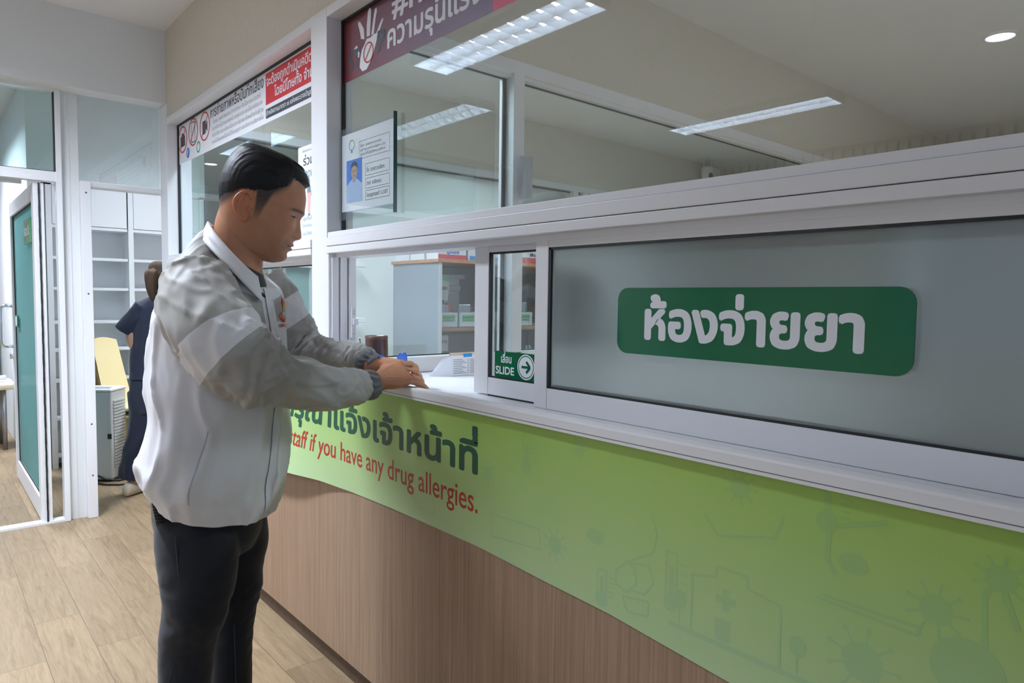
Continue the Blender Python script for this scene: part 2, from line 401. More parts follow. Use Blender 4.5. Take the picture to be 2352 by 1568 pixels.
# frosted sliding sash in front, clear sliding sash behind it
frost = frosted('frosted_glass', (0.76, 0.80, 0.80), 0.32, 0.30)
def sash(name, x0, x1, yl, yr, stile, zt, zb, zbot, pane_m, ystile_r=None):
    s_ = MB(); s_.rbox(x0, x1, yl-stile, yl, zbot, 1.4455, 0.0015)
    s_.rbox(x0+0.001, x1, yr, yl-stile, zt, 1.4450, 0.0015); s_.rbox(x0+0.001, x1, yr, yl-stile, zbot, zb, 0.0015)
    s_.rbox(x0, x1, yr-stile, yr, zbot, 1.4455, 0.0015)
    o = struct(s_.build(name, alu))
    g = MB(); a, b = yl-stile, yr
    for q in ((a-0.0075, a, zb, zt), (b, b+0.006, zb, zt), (b, a, zt-0.005, zt), (b, a, zb, zb+0.004)): g.box(x0+0.002, x0+0.010, *q)
    g.build('gasket', rubber, o)
    bx('pane', pane_m, x0+0.008, x0+0.012, b, a, zb, zt, o)
    return o
sB = sash('window_2', 1.165, 1.188, 1.257, -0.16, 0.045, 1.427, 1.083, 1.031, frost)
sA = sash('window_3', 1.198, 1.222, 1.545, 0.05, 0.062, 1.428, 1.083, 1.035, GLASS)
bx('brush_seal', rubber, 1.200, 1.212, 0.10, 1.484, 1.020, 1.037, sA)
# behind the left window: a clear sash whose end stile shows by the middle post
sC = sash('window_4', 1.198, 1.222, 4.41, 2.56, 0.05, 1.428, 1.083, 1.031, GLASS)
f = MB(); f.box(1.196, 1.226, 2.515, 2.535, 1.10, 1.43); f.build('gasket', rubber, sC)
# hardware on the jamb: a white keeper plate
lk = thing('sash_lock', 'white keeper plate screwed to the window jamb above the brown cup', 'lock', (1.221, 2.31, 1.20))
w = MB(); w.rbox(1.2125, 1.2300, 2.303, 2.314, 1.150, 1.268, 0.003); w.build('plate', alu, lk)
w = MB(); w.rbox(1.216, 1.236, 2.293, 2.3035, 1.198, 1.222, 0.002); w.build('hook', alu, lk)
for z in (1.165, 1.182, 1.238, 1.252): w = MB(); w.lathe([(0, 0), (0.003, 0), (0.003, 0.002)], (1.221, 2.3015, z), 10, axis='y'); w.build('screw', chrome, lk)
bl = thing('sash_latch', 'black latch at the foot of the clear sash left of the post', 'latch', (1.19, 2.55, 1.13))
w = MB(); w.rbox(1.180, 1.204, 2.512, 2.575, 1.150, 1.182, 0.003); w.rbox(1.186, 1.204, 2.500, 2.560, 1.08, 1.150, 0.002); w.build('body', black, bl)
w = MB(); w.lathe([(0, 0), (0.004, 0), (0.004, 0.003)], (1.1785, 2.556, 1.165), 12, axis='x'); w.build('keyhole', chrome, bl)

# ---- counter below the front
ct = thing('service_counter', 'brown wood-grain service counter with white top under the pharmacy windows', 'counter', (1.2, 1.5, 0))
bx('front_panel', wood_m, 1.055, 1.10, -1.48, 4.02, 0.08, 1.0175, ct)
bx('kickboard', kick_m, 1.080, 1.12, -1.48, 4.02, 0.0, 0.08, ct)
w = MB(); w.rbox(1.10, 1.62, -1.48, 2.29, 0.975, 1.005, 0.002); w.rbox(1.10, 1.72, 2.41, 4.43, 0.975, 1.005, 0.002); w.build('worktop', worktop_m, ct)
w = MB(); w.box(1.06, 1.24, -1.48, 4.43, 1.003, 1.0305); w.build('sill_track', alu, ct)
nose = [(1.0, 1.035), (1.0, 1.052), (1.003, 1.0565), (1.012, 1.0590), (1.020, 1.0562), (1.030, 1.0560), (1.040, 1.0590), (1.048, 1.0590), (1.052, 1.055), (1.052, 1.028), (1.02, 1.028), (1.02, 1.035)]
nose = [(x*.5+.535, z-.0095) for x, z in nose]
w = MB(); w.prism(nose, 'y', -1.48, 4.02); w.build('nosing', alu, ct)
w = MB(); w.box(1.0365, 1.05, -1.48, 4.02, 1.0185, 1.0256); w.build('shadow_gap', mat('grey_joint', (.22, .23, .25), .6), ct)
w = MB(); w.box(1.036, 1.056, -1.48, 4.02, 1.0175, 1.0235); w.build('edge_strip', alu, ct)

struct(bx('trim_3', alu, XF+0.004, 1.24, 4.02, 4.44, 0, 1.03))     # panel below the window beyond the counter's end
# ---- partition across the pharmacy at y = 2.34 (glazed, beige wall above)
YP = 2.30
struct(bx('wall_partition', beige, XF+0.1, 8.95, YP, YP+0.10, 2.337, ZC))
w = MB(); w.rbox(1.245, 8.9, YP, YP+0.10, 2.282, 2.337, 0.002); w.box(1.245, 8.9, YP+0.02, YP+0.09, 2.268, 2.282)
w.rbox(1.99, 2.052, YP, YP+0.10, 1.0, 2.285, 0.002); w.rbox(6.9, 6.96, YP, YP+0.10, 1.0, 2.285, 0.002)
w.rbox(1.245, 8.9, YP, YP+0.10, 1.005, 1.066, 0.002); w.box(1.245, 8.9, YP+0.02, YP+0.08, 0, 1.005)
pf = struct(w.build('window_5', alu))
w = MB(); w.box(1.245, 1.99, YP+0.055, YP+0.062, 2.262, 2.268); w.box(1.972, 1.99, YP+0.052, YP+0.060, 1.066, 2.268); w.box(1.245, 8.9, YP+0.058, YP+0.065, 1.066, 1.070); w.box(2.052, 8.9, YP+0.055, YP+0.062, 2.262, 2.268)
w.build('gasket', rubber, pf)
bx('pane', GLASS, 1.245, 8.9, YP+0.064, YP+0.065, 1.066, 2.268, pf)
# ---- second partition at y = 4.48, pale green film on its panes, bright room behind
YQ = 4.48
struct(bx('wall_back', beige, XF+0.1, 8.95, YQ, YQ+0.10, 2.355, ZC))
w = MB(); w.rbox(1.245, 8.9, YQ, YQ+0.10, 2.305, 2.357, 0.002)
for x in (2.06, 4.62, 4.75, 6.6): w.rbox(x, x+0.06, YQ, YQ+0.10, 0, 2.31, 0.002)
w.rbox(1.245, 8.9, YQ, YQ+0.10, 0, 0.08, 0.002); w.rbox(1.245, 1.29, YQ, YQ+0.10, 0, 2.31, 0.002)
w.box(1.29, 2.06, YQ+0.01, YQ+0.09, 1.50, 1.535)
qf = struct(w.build('window_6', alu))
w = MB(); w.box(1.29, 8.9, YQ+0.045, YQ+0.055, 2.292, 2.305); w.build('gasket', rubber, qf)
green_film = frosted('pale_green_film', (0.92, 0.96, 0.95), 0.5, 0.92, gloss=0.02)
teal_film = frosted('teal_film', (0.52, 0.72, 0.69), 0.4, 0.85, gloss=0.03)
bx('pane', GLASS2, 1.29, 2.06, YQ+0.05, YQ+0.054, 1.535, 2.30, qf)
bx('film_pane', green_film, 2.12, 8.9, YQ+0.05, YQ+0.054, 0.08, 2.30, qf)
bx('teal_pane', teal_film, 1.29, 2.06, YQ+0.05, YQ+0.054, 0.08, 1.50, qf)
# outer walls of the rooms behind, and of the corridor
struct(bx('wall_rear', wallw, -4.6, 9.0, 10.2, 10.3, 0, ZC))
struct(bx('wall_east', beige, 8.9, 9.0, -1.5, 10.2, 0, ZC))
struct(bx('wall_south', wallw, XF, 9.0, -1.6, -1.5, 0, ZC))
struct(bx('wall_storage', wallw, 2.35, 2.45, 5.95, 10.2, 0, ZC)) if False else None
# corridor's other side: wall with a window and vertical blinds, seen only as a reflection in the panes
wl = MB(); wl.box(-4.6, -4.5, -4.5, 4.46, 0, 0.9); wl.box(-4.6, -4.5, -4.5, 4.46, 2.45, ZC); wl.box(-4.6, -4.5, 2.6, 4.46, 0.9, 2.45)
struct(wl.build('wall_left', beige))
struct(bx('wall_end', wallw, -4.6, -1.6, 4.46, 4.6, 0, ZC))

# slatted panelling above the corridor window
slat_m = mat('pale_slat', (0.62, 0.58, 0.52), 0.6); slat_b = mat('blue_grey_backing', (0.10, 0.13, 0.17), 0.7)
pn = struct(bx('wall_panelling', slat_b, -4.5, -4.48, -2.2, 4.44, 2.05, 2.80))
for k in range(66):
    y = -2.15+k*0.10; bx('slat', slat_m, -4.48, -4.455, y, y+0.066, 2.05, 2.80, pn)

# ================================================================== ceiling lights (housing, louvre, and their own lamp)
louv_m = mat('louvre_blade', (0.86, 0.90, 0.95), 0.45)
def louvre(x0, x1, y0, y1, power, label, cells=12):
    t = thing('louvre_light', label, 'ceiling light', ((x0+x1)/2, (y0+y1)/2, ZC), 'fluorescent louvre lights')
    zb = ZC-0.058
    w = MB(); w.box(x0-.012, x0, y0-.012, y1+.012, zb, ZC); w.box(x1, x1+.012, y0-.012, y1+.012, zb, ZC)
    w.box(x0, x1, y0-.012, y0, zb, ZC); w.box(x0, x1, y1, y1+.012, zb, ZC); w.build('housing', alu, t)
    xm = (x0+x1)/2; w = MB()
    dy = (y1-y0)/cells
    for k in range(cells+1):
        y = y0+k*dy; a = dy*0.20
        for xa, xb in ((x0, xm), (xm, x1)):
            for s_ in (-1, 1):
                w.add([(xa, y, zb+.002), (xb, y, zb+.002), (xb, y+s_*a*0.35, ZC-.012), ((xa+xb)/2, y+s_*a, ZC-.012), (xa, y+s_*a*0.35, ZC-.012)], [(0, 1, 2, 3, 4)])
    for xx in (x0+.004, xm, x1-.004):
        for s_ in (-1, 1): w.add([(xx, y0, zb+.002), (xx, y1, zb+.002), (xx+s_*.016, y1, ZC-.012), (xx+s_*.016, y0, ZC-.012)], [(0, 1, 2, 3)])
    w.build('louvre', louv_m, t, fix=False)
    area('tube_light', ((x0+x1)/2, (y0+y1)/2, ZC-.008), x1-x0-.02, y1-y0-.02, power)
    return t
louvre(-0.30, -0.03, 2.42, 3.82, 300, 'louvre light over the corridor in front of the pharmacy window')
louvre(-2.83, -2.57, 2.33, 3.70, 260, 'louvre light on the far side of the corridor ceiling')
louvre(3.20, 3.48, -0.95, 0.45, 380, 'added louvre light out of view deep in the pharmacy')  # no such fixture in sight; added to brighten the pharmacy interior
louvre(1.40, 1.68, 2.60, 3.95, 150, 'added louvre light out of view in the glazed room behind the partition')  # added lamp, kept hidden above the header, to light the second room
louvre(4.60, 4.88, 2.45, 3.45, 260, 'added louvre light out of view further along the glazed room')  # extra lamp hidden behind the beige wall, added for brightness
louvre(3.20, 3.48, 5.0, 6.3, 300, 'added louvre light out of view in the room past the pale green panes')  # unseen lamp added to light the film panes from behind
louvre(-0.30, -0.03, 6.17, 7.55, 300, 'louvre light beyond the door, mirrored in the window behind the man')
louvre(1.15, 1.43, 4.80, 5.55, 85, 'added louvre light out of view above the white shelves')  # extra unseen lamp put in to brighten the shelves
dl_em = mat('lamp_diffuser', (0.9, 0.95, 1), 0.4, emit=(0.9, 0.97, 1.0), emit_str=14)
def downlight(x, y, power, label, r=0.068):
    t = thing('downlight', label, 'ceiling light', (x, y, ZC), 'recessed downlights')
    w = MB(); w.lathe([(r, -0.002), (r*1.06, -0.010), (r*1.3, -0.006), (r*1.34, 0.0)], (x, y, ZC), 36); w.build('trim_ring', alu, t)
    w = MB(); w.add([(x+r*math.cos(a), y+r*math.sin(a), ZC-.004) for a in [2*PI*k/36 for k in range(36)]], [tuple(range(36))]); w.build('diffuser', dl_em, t)
    spot('downlight_lamp', (x, y, ZC-.02), power)
downlight(4.73, 1.225, 10, 'round recessed downlight in the pharmacy ceiling')
downlight(-0.24, 8.49, 16, 'round recessed downlight far beyond the door, mirrored left of the head')
downlight(-0.42, 6.36, 10, 'round recessed downlight beside the end of the mirrored louvre light')
downlight(1.75, 5.30, 14, 'round recessed downlight above the white shelves')

# ================================================================== banner on the counter
def gradient(name, stops, z0, z1, rough=0.35):
    m = bpy.data.materials.new(name); m.use_nodes = True; nt = m.node_tree; b = nt.nodes['Principled BSDF']
    g = nt.nodes.new('ShaderNodeNewGeometry'); sx = nt.nodes.new('ShaderNodeSeparateXYZ'); mr = nt.nodes.new('ShaderNodeMapRange')
    mr.inputs['From Min'].default_value = z0; mr.inputs['From Max'].default_value = z1
    r = nt.nodes.new('ShaderNodeValToRGB'); r.color_ramp.elements[0].color = (*stops[0], 1); r.color_ramp.elements[1].color = (*stops[1], 1)
    nt.links.new(g.outputs['Position'], sx.inputs[0]); nt.links.new(sx.outputs['Z'], mr.inputs[0]); nt.links.new(mr.outputs[0], r.inputs[0])
    n = nt.nodes.new('ShaderNodeTexNoise'); n.inputs['Scale'].default_value = 7; n.inputs['Detail'].default_value = 2
    h = nt.nodes.new('ShaderNodeHueSaturation'); m2 = nt.nodes.new('ShaderNodeMapRange'); m2.inputs['To Min'].default_value = 0.49; m2.inputs['To Max'].default_value = 0.51
    nt.links.new(g.outputs['Position'], n.inputs['Vector']); nt.links.new(n.outputs['Fac'], m2.inputs[0]); nt.links.new(m2.outputs[0], h.inputs['Hue']); nt.links.new(r.outputs[0], h.inputs['Color'])
    nt.links.new(h.outputs[0], b.inputs['Base Color']); b.inputs['Roughness'].default_value = rough
    return m
ban_m = gradient('green_printed_vinyl', ((0.45, 0.62, 0.34), (0.34, 0.54, 0.095)), 0.63, 1.03)
BY = [-1.5, -0.5, 0.3, 0.62, 0.9, 1.1, 1.33, 1.53, 1.75, 1.94, 2.08, 2.20, 2.30, 2.40, 2.50, 2.60, 2.75, 2.95]
BZ = [0.62, 0.625, 0.632, 0.637, 0.660, 0.666, 0.676, 0.675, 0.673, 0.668, 0.666, 0.668, 0.664, 0.660, 0.656, 0.655, 0.655, 0.655]
def ban_off(y, t):                       # the loose far end curls off the panel towards its lower edge
    k = max(0.0, min(1.0, (y-1.95)/0.62)); return 0.0025+0.066*k*k*(3-2*k)*(t**1.6)
def bx_at(y, z):
    zb = np.interp(y, BY, BZ); t = (1.0175-z)/(1.0175-zb); return 1.055-ban_off(y, t)
rows = []
for y in np.linspace(-1.5, 2.95, 120):
    zb = float(np.interp(y, BY, BZ)); rows.append([(1.055-ban_off(y, t), y, 1.0175+(zb-1.0175)*t) for t in np.linspace(0, 1, 20)])
w = MB(); w.grid(rows); w.grid([[(p[0]+0.0008, p[1], p[2]) for p in r] for r in rows])
banner = w.build('counter_banner', ban_m, fix=False)
tag(banner, 'long light green printed banner hung across the counter front', 'banner')
def on_banner(o, lift):
    bm = bmesh.new(); bm.from_mesh(o.data); bmesh.ops.triangulate(bm, faces=bm.faces[:])
    for _ in range(3):       # fine enough to follow the curl
        es = [e for e in bm.edges if e.calc_length() > 0.022 and e.verts[0].co.y > 1.85]
        if es: bmesh.ops.subdivide_edges(bm, edges=es, cuts=1); bmesh.ops.triangulate(bm, faces=bm.faces[:])
    bm.to_mesh(o.data); bm.free()
    for v in o.data.vertices: v.co.x = bx_at(v.co.y, v.co.z)+(v.co.x-1.054)-lift-0.0007*max(0, min(1, (v.co.y-1.9)/.3))
    return o
dkgreen = mat('dark_green_ink', (0.010, 0.085, 0.045), 0.45); red_ink = mat('red_ink', (0.42, 0.028, 0.022), 0.45)
# the lettering runs right to left along +y, as seen from the corridor
UX, UZ = (0, -1, 0), (0, 0, 1)
def pt(px, py, x): v = P(px, py, 1)-EYE; return EYE+v*((x-EYE.x)/v.x)
a = pt(656, 985, 1.040); b = pt(1093, 1088, 1.05)
full = 'กรุณาแจ้งเจ้าหน้าที^่'
WT = (a.y-b.y)
o = lettering([(full, 0, 0, 0.112, 0.06, WT)], dkgreen, banner, (1.054, b.y+WT, b.z), UX, UZ); on_banner(o, 0.00012)
a = pt(664, 1015, 1.022); b = pt(1095, 1190, 1.05)
WT = a.y-b.y
o = lettering([('staff if you have any drug allergies.', 0, 0, 0.088, 0.012, WT), ('Please inform our', -WT*0.475, 0, 0.088, 0.012, WT*0.455)], red_ink, banner, (1.054, a.y, (a.z+b.z)/2+.004), UX, UZ); on_banner(o, 0.00012)
# pale printed pictures: tubes, thermometer, clinic, germs, microscope
ghost = gradient('pale_teal_print', ((0.385, 0.575, 0.335), (0.30, 0.505, 0.125)), 0.63, 1.03)
w = MB(); O = (1.054, 2.0, 0.63)
def gl(*q): [flat(w, line_pts(a, b, t), O, UX, UZ) for a, b, t in q]
def poly(pts, t): [gl((p, q, t)) for p, q in zip(pts, pts[1:])]
def germ(cx_, cz_, r):
    flat(w, disc_pts(cx_, cz_, r), O, UX, UZ)
    for k in range(9):
        t = 2*PI*k/9; gl(((cx_+r*math.cos(t), cz_+r*math.sin(t)), (cx_+1.6*r*math.cos(t), cz_+1.6*r*math.sin(t)), .004)); flat(w, disc_pts(cx_+1.7*r*math.cos(t), cz_+1.7*r*math.sin(t), r*.16, 10), O, UX, UZ)
def thermo(cx_, cz_, h):
    poly([(cx_-.012, cz_), (cx_-.012, cz_+h), (cx_+.012, cz_+h), (cx_+.012, cz_)], .004); flat(w, disc_pts(cx_, cz_-.012, .017), O, UX, UZ); gl(((cx_, cz_), (cx_, cz_+h*.7), .010))
    for k in range(5): gl(((cx_+.02, cz_+h*.2*k), (cx_+.035, cz_+h*.2*k), .003))
def gpt(px, py): v = pt(px, py, 1.053); return (2.0-v.y, v.z-0.63)
for px, py, r in ((1275, 1250, .020), (1120, 1085, .016), (1980, 1520, .030), (2150, 1400, .022), (1700, 1120, .018), (1330, 1030, .014), (860, 1075, .016), (2300, 1330, .018)): germ(*gpt(px, py), r)
for px, py, h in ((1541, 1370, .085), (1382, 1362, .05), (1210, 1060, .06), (1900, 1180, .05)): thermo(*gpt(px, py), h)
cx_, cz_ = gpt(1700, 1490)
poly([(cx_-.10, cz_-.005), (cx_-.10, cz_+.10), (cx_-.05, cz_+.11), (cx_-.05, cz_+.13), (cx_+.01, cz_+.13), (cx_+.01, cz_+.11), (cx_+.07, cz_+.10), (cx_+.07, cz_-.005)], .005)
gl(((cx_-.15, cz_-.008), (cx_+.13, cz_-.008), .010), ((cx_-.03, cz_+.055), (cx_-.03, cz_+.095), .014), ((cx_-.05, cz_+.075), (cx_-.01, cz_+.075), .014), ((cx_-.035, cz_), (cx_-.035, cz_+.04), .03))
for dx in (-.125, .10): flat(w, [(p[0], p[1]) for p in disc_pts(cx_+dx, cz_+.045, .018, sx=.8)], O, UX, UZ); gl(((cx_+dx, cz_), (cx_+dx, cz_+.04), .004))
poly([gpt(*q) for q in ((1440, 1290), (1415, 1310), (1415, 1340), (1440, 1360), (1462, 1340), (1458, 1305), (1440, 1290))], .006)
poly([gpt(*q) for q in ((1498, 1180), (1510, 1230), (1500, 1270), (1440, 1290), (1490, 1300), (1502, 1340), (1480, 1365), (1450, 1355))], .004)
poly([gpt(*q) for q in ((1920, 1320), (1900, 1280), (1905, 1210), (1945, 1205), (2040, 1200))], .008)
poly([gpt(*q) for q in ((1875, 1370), (2110, 1460), (2110, 1440), (1890, 1365))], .005)
poly([gpt(*q) for q in ((1430, 1368), (1490, 1382), (1488, 1415), (1440, 1403), (1430, 1368))], .004)
poly([gpt(*q) for q in ((1620, 1180), (1650, 1230), (1780, 1235), (1800, 1190))], .005)
poly([gpt(*q) for q in ((2270, 1560), (2262, 1480), (2262, 1360), (2300, 1340), (2340, 1450))], .007)
poly([gpt(*q) for q in ((1130, 1180), (1130, 1230), (1240, 1262), (1240, 1215), (1130, 1180))], .004)
poly([gpt(*q) for q in ((930, 1100), (960, 1165), (1000, 1180), (990, 1120), (930, 1100))], .003)
flat(w, disc_pts(*gpt(1960, 1295), .016, sx=1.4), O, UX, UZ); flat(w, disc_pts(*gpt(2220, 1540), .045), O, UX, UZ); flat(w, disc_pts(*gpt(1368, 1232), .016, sx=1.5), O, UX, UZ)
o = w.build('printed_pictures', ghost, banner, fix=False); on_banner(o, 0.0)

# ================================================================== signs on the windows
sgreen = mat('green_acrylic', (0.002, 0.125, 0.050), 0.08, spec=0.3)
sgreen2 = mat('green_acrylic_edge', (0.012, 0.22, 0.10), 0.1)
ink_w = mat('white_ink', (0.80, 0.83, 0.88), 0.5)
sg = thing('dispensary_sign', 'large green rounded sign with white Thai words on the frosted sash', 'sign', (1.16, 0.69, 1.26))
pr_ = rrect(0.391, 0.985, 1.187, 1.328, 0.026)
w = MB(); w.prism(pr_, 'x', 1.1605, 1.1645); w.build('board', [sgreen, sgreen2], sg)
lettering([('ห้องจ่ายยา', 0, 0, 0.105, 0.075, 0.438)], ink_w, sg, (1.1603, 0.907, 1.2225), UX, UZ)
ss = thing('slide_sign', 'small green slide sign with an arrow on the clear sash', 'sign', (1.196, 1.36, 1.12))
w = MB(); w.prism(rrect(1.255, 1.449, 1.088, 1.159, 0.006), 'x', 1.1955, 1.199); w.build('board', sgreen, ss)
lettering([('เลื^่อน', 0.028, 0.0415, 0.029, 0.05, 0.042), ('SLIDE', 0.006, 0.010, 0.029, 0.05, 0.075)], ink_w, ss, (1.1953, 1.449, 1.088), UX, UZ)
w = MB(); O = (1.1953, 1.449, 1.088)
for q in ring_pts(0.128, 0.0355, 0.030, 0.0335): flat(w, q, O, UX, UZ)
flat(w, disc_pts(0.128, 0.0355, 0.0275), O, UX, UZ); w.build('arrow_disc', ink_w, ss, fix=False)
w = MB()
for q in (line_pts((0.112, .0355), (0.141, .0355), .0065), line_pts((0.130, .0500), (0.1445, .0355), .0065), line_pts((0.130, .0210), (0.1445, .0355), .0065)): flat(w, q, O, UX, UZ, 0.0011)
w.build('arrow', sgreen, ss, fix=False)

GX = 1.2068
# maroon STOP banner
def hgrad(name, c0, c1, y0, y1):
    m = bpy.data.materials.new(name); m.use_nodes = True; nt = m.node_tree; b = nt.nodes['Principled BSDF']
    g = nt.nodes.new('ShaderNodeNewGeometry'); sx = nt.nodes.new('ShaderNodeSeparateXYZ'); mr = nt.nodes.new('ShaderNodeMapRange')
    mr.inputs['From Min'].default_value = y0; mr.inputs['From Max'].default_value = y1
    r = nt.nodes.new('ShaderNodeValToRGB'); r.color_ramp.elements[0].color = (*c0, 1); r.color_ramp.elements[1].color = (*c1, 1)
    nt.links.new(g.outputs['Position'], sx.inputs[0]); nt.links.new(sx.outputs['Y'], mr.inputs[0]); nt.links.new(mr.outputs[0], r.inputs[0]); nt.links.new(r.outputs[0], b.inputs['Base Color'])
    b.inputs['Roughness'].default_value = 0.4; return m
st = thing('stop_violence_sticker', 'maroon sticker with a white hand and the word STOP on the upper window', 'sticker', (GX, 1.9, 2.1))
bx('sheet', hgrad('maroon_print', (0.12, 0.060, 0.125), (0.135, 0.016, 0.020), 1.6, 2.3), GX, GX+.0005, 1.488, 2.345, 2.079, 2.294, st)
bx('pink_panel', mat('pink_print', (0.60, 0.055, 0.105), 0.4), GX, GX+.0005, 0.30, 1.488, 2.079, 2.294, st)
lettering([('#หยุด', 0.335, 0.138, 0.105, 0.05, 0.36), ('ความรุนแรง', 0.305, 0.046, 0.100, 0.045, 0.50)], ink_w, st, (GX-.0002, 2.345, 2.079), UX, UZ)
w = MB(); O = (GX-.0004, 2.345, 2.079)
flat(w, [(.115, .03), (.135, .012), (.165, .012), (.19, .03), (.215, .06), (.235, .095), (.238, .115), (.215, .118), (.19, .112), (.165, .115), (.15, .100), (.13, .085), (.12, .06)], O, UX, UZ)
for q in ([(.075, .105), (.095, .112), (.115, .080), (.112, .065), (.095, .070)], [(.125, .125), (.150, .118), (.145, .155), (.120, .185), (.106, .190), (.104, .180), (.118, .150)],
          [(.165, .122), (.187, .120), (.192, .160), (.196, .205), (.186, .215), (.174, .205), (.166, .160)], [(.197, .118), (.214, .120), (.226, .165), (.236, .190), (.232, .202), (.220, .198), (.208, .160)],
          [(.226, .112), (.242, .104), (.262, .130), (.278, .148), (.272, .156), (.258, .145), (.238, .124)]): flat(w, q, O, UX, UZ)
w.build('hand_print', ink_w, st, fix=False)
w = MB()
for q in ring_pts(.178, .066, .030, .0355): flat(w, q, O, UX, UZ, .001)
flat(w, line_pts((.158, .045), (.198, .088), .005), O, UX, UZ, .001); w.build('prohibition_ring', red_ink, st, fix=False)
stop_ink = mat('dark_slate_ink', (0.035, 0.042, 0.06), 0.5)
lettering([('ST', 0.035, 0.033, 0.095, 0.06, 0.085), ('P', 0.243, 0.052, 0.095, 0.06, 0.045)], stop_ink, st, (GX-.0009, 2.345, 2.079), UX, UZ)

# white no-photography sticker on the left window
nb = thing('no_photo_sticker', 'white and red no-photography sticker along the top of the left window', 'sticker', (GX, 3.5, 2.1))
bx('sheet', paper, GX, GX+.0005, 2.484, 4.430, 2.072, 2.294, nb)
nred = mat('signal_red_ink', (0.55, 0.020, 0.030), 0.45); ngrey = mat('charcoal_ink', (0.045, 0.055, 0.065), 0.5)
w = MB(); O = (GX-.0003, 4.430, 2.072)
flat(w, [(1.34, .078), (1.946, .078), (1.946, .214), (1.34, .214)], O, UX, UZ); w.build('red_panel', nred, nb, fix=False)
w = MB(); flat(w, [(1.34, .018), (1.946, .018), (1.946, .060), (1.34, .060)], O, UX, UZ); w.build('grey_panel', ngrey, nb, fix=False)
lettering([('การถ่ายภาพหรือบันทึกเสียง', 0.575, 0.164, 0.070, 0.04, 0.74)], ngrey, nb, (GX-.0003, 4.430, 2.072), UX, UZ)
lettering([('ในขณะ แพทย์ พยาบาล ทำการรักษา ถือเป็นการละเมิดสิทธิ', 0.62, 0.128, 0.027, 0, 0.66), ('ในการรักษาผู้ป่วยของแพทย์ และพยาบาล และเป็นการขัดขวาง', 0.60, 0.094, 0.027, 0, 0.70),
           ('หรือทำให้การตรวจรักษาไม่สะดวก ซึ^่งอาจจะเกิดผลร้ายกับผู้ป่วย', 0.60, 0.060, 0.027, 0, 0.71), ('หากนำไปเผยแพร่โดยไม่ได้รับอนุญาต และเกิดความเสียหายขึ^้น', 0.60, 0.026, 0.027, 0, 0.71)], mat('mid_grey_ink', (.20, .22, .25), .5), nb, (GX-.0003, 4.430, 2.072), UX, UZ)
lettering([('จะต้องถูกดำเนินคดีตามกฎ', 1.352, 0.158, 0.056, 0.04, 0.59), ('โดยมีโทษทั^้ง จำและปรั', 1.44, 0.098, 0.056, 0.04, 0.505), ('อ้างอิงตามมาตรา ๗ แห่งพระราชบัญญัติสุขภาพ', 1.348, 0.031, 0.028, 0.02, 0.585)], ink_w, nb, (GX-.0008, 4.430, 2.072), UX, UZ)
for cx_, cz_ in ((.075, .135), (.275, .145), (.48, .140)):
    w = MB()
    for q in ring_pts(cx_, cz_, .069, .077, sx=1.1): flat(w, q, O, UX, UZ, .0012)
    flat(w, line_pts((cx_-.05, cz_-.05), (cx_+.05, cz_+.05), .007), O, UX, UZ, .0012); w.build('prohibition_ring', nred, nb, fix=False)
w = MB(); flat(w, rrect(.030, .120, .095, .155, .008), O, UX, UZ); flat(w, rrect(.055, .095, .15, .17, .004), O, UX, UZ); flat(w, rrect(.440, .497, .10, .17, .008), O, UX, UZ); flat(w, [(.497, .125), (.525, .105), (.525, .165), (.497, .145)], O, UX, UZ)
for a, b in (((.245, .09), (.245, .20)), ((.305, .09), (.305, .20)), ((.245, .20), (.305, .20)), ((.245, .09), (.305, .09))): flat(w, line_pts(a, b, .006), O, UX, UZ)
w.build('camera_pictogram', ngrey, nb, fix=False)
w = MB(); flat(w, disc_pts(.172, .045, .030), O, UX, UZ); w.build('blue_badge', mat('blue_ink', (0.03, 0.13, 0.55), .5), nb, fix=False)
lettering([('f', 0.163, 0.030, 0.045, 0.08, 0.018)], ink_w, nb, (GX-.0009, 4.430, 2.072), UX, UZ)
w = MB()
for q in ring_pts(.365, .048, .022, .032): flat(w, q, O, UX, UZ)
w.build('green_badge', mat('leaf_green_ink', (0.02, 0.30, 0.10), .5), nb, fix=False)

# licence in a clear acrylic holder on the window
acr = clear_glass('acrylic', (0.96, 0.98, 0.98))
lc = thing('licence_holder', 'clear acrylic holder with a licence and blue portrait photo on the window', 'document holder', (1.19, 2.16, 1.75))
w = MB(); w.box(1.186, 1.1875, 1.968, 2.349, 1.580, 1.905); w.box(1.1985, 1.200, 1.968, 2.349, 1.580, 1.905); w.box(1.186, 1.200, 1.968, 1.9695, 1.580, 1.905); w.box(1.186, 1.200, 1.968, 2.349, 1.580, 1.5815)
w.build('acrylic_sleeve', acr, lc)
w = MB(); w.box(1.1865, 1.1995, 1.9665, 1.968, 1.580, 1.905); w.build('acrylic_edge', mat('dark_green_edge', (0.02, 0.07, 0.065), 0.1), lc)
sh = bx('licence_sheet', paper, 1.1930, 1.1936, 1.978, 2.338, 1.610, 1.885, lc)
O = (1.1928, 2.338, 1.610); w = MB()
def frame_of(x0, x1, y0, y1, t=.0014):
    for a, b in (((x0, y0), (x1, y0)), ((x0, y1), (x1, y1)), ((x0, y0), (x0, y1)), ((x1, y0), (x1, y1))): flat(w, line_pts(a, b, t), O, UX, UZ, .0002)
for q in ((.13, .335, .175, .235), (.175, .335, .112, .152), (.175, .335, .068, .102), (.175, .335, .028, .060)): frame_of(*q)
w.build('ruled_boxes', ngrey, lc, fix=False)
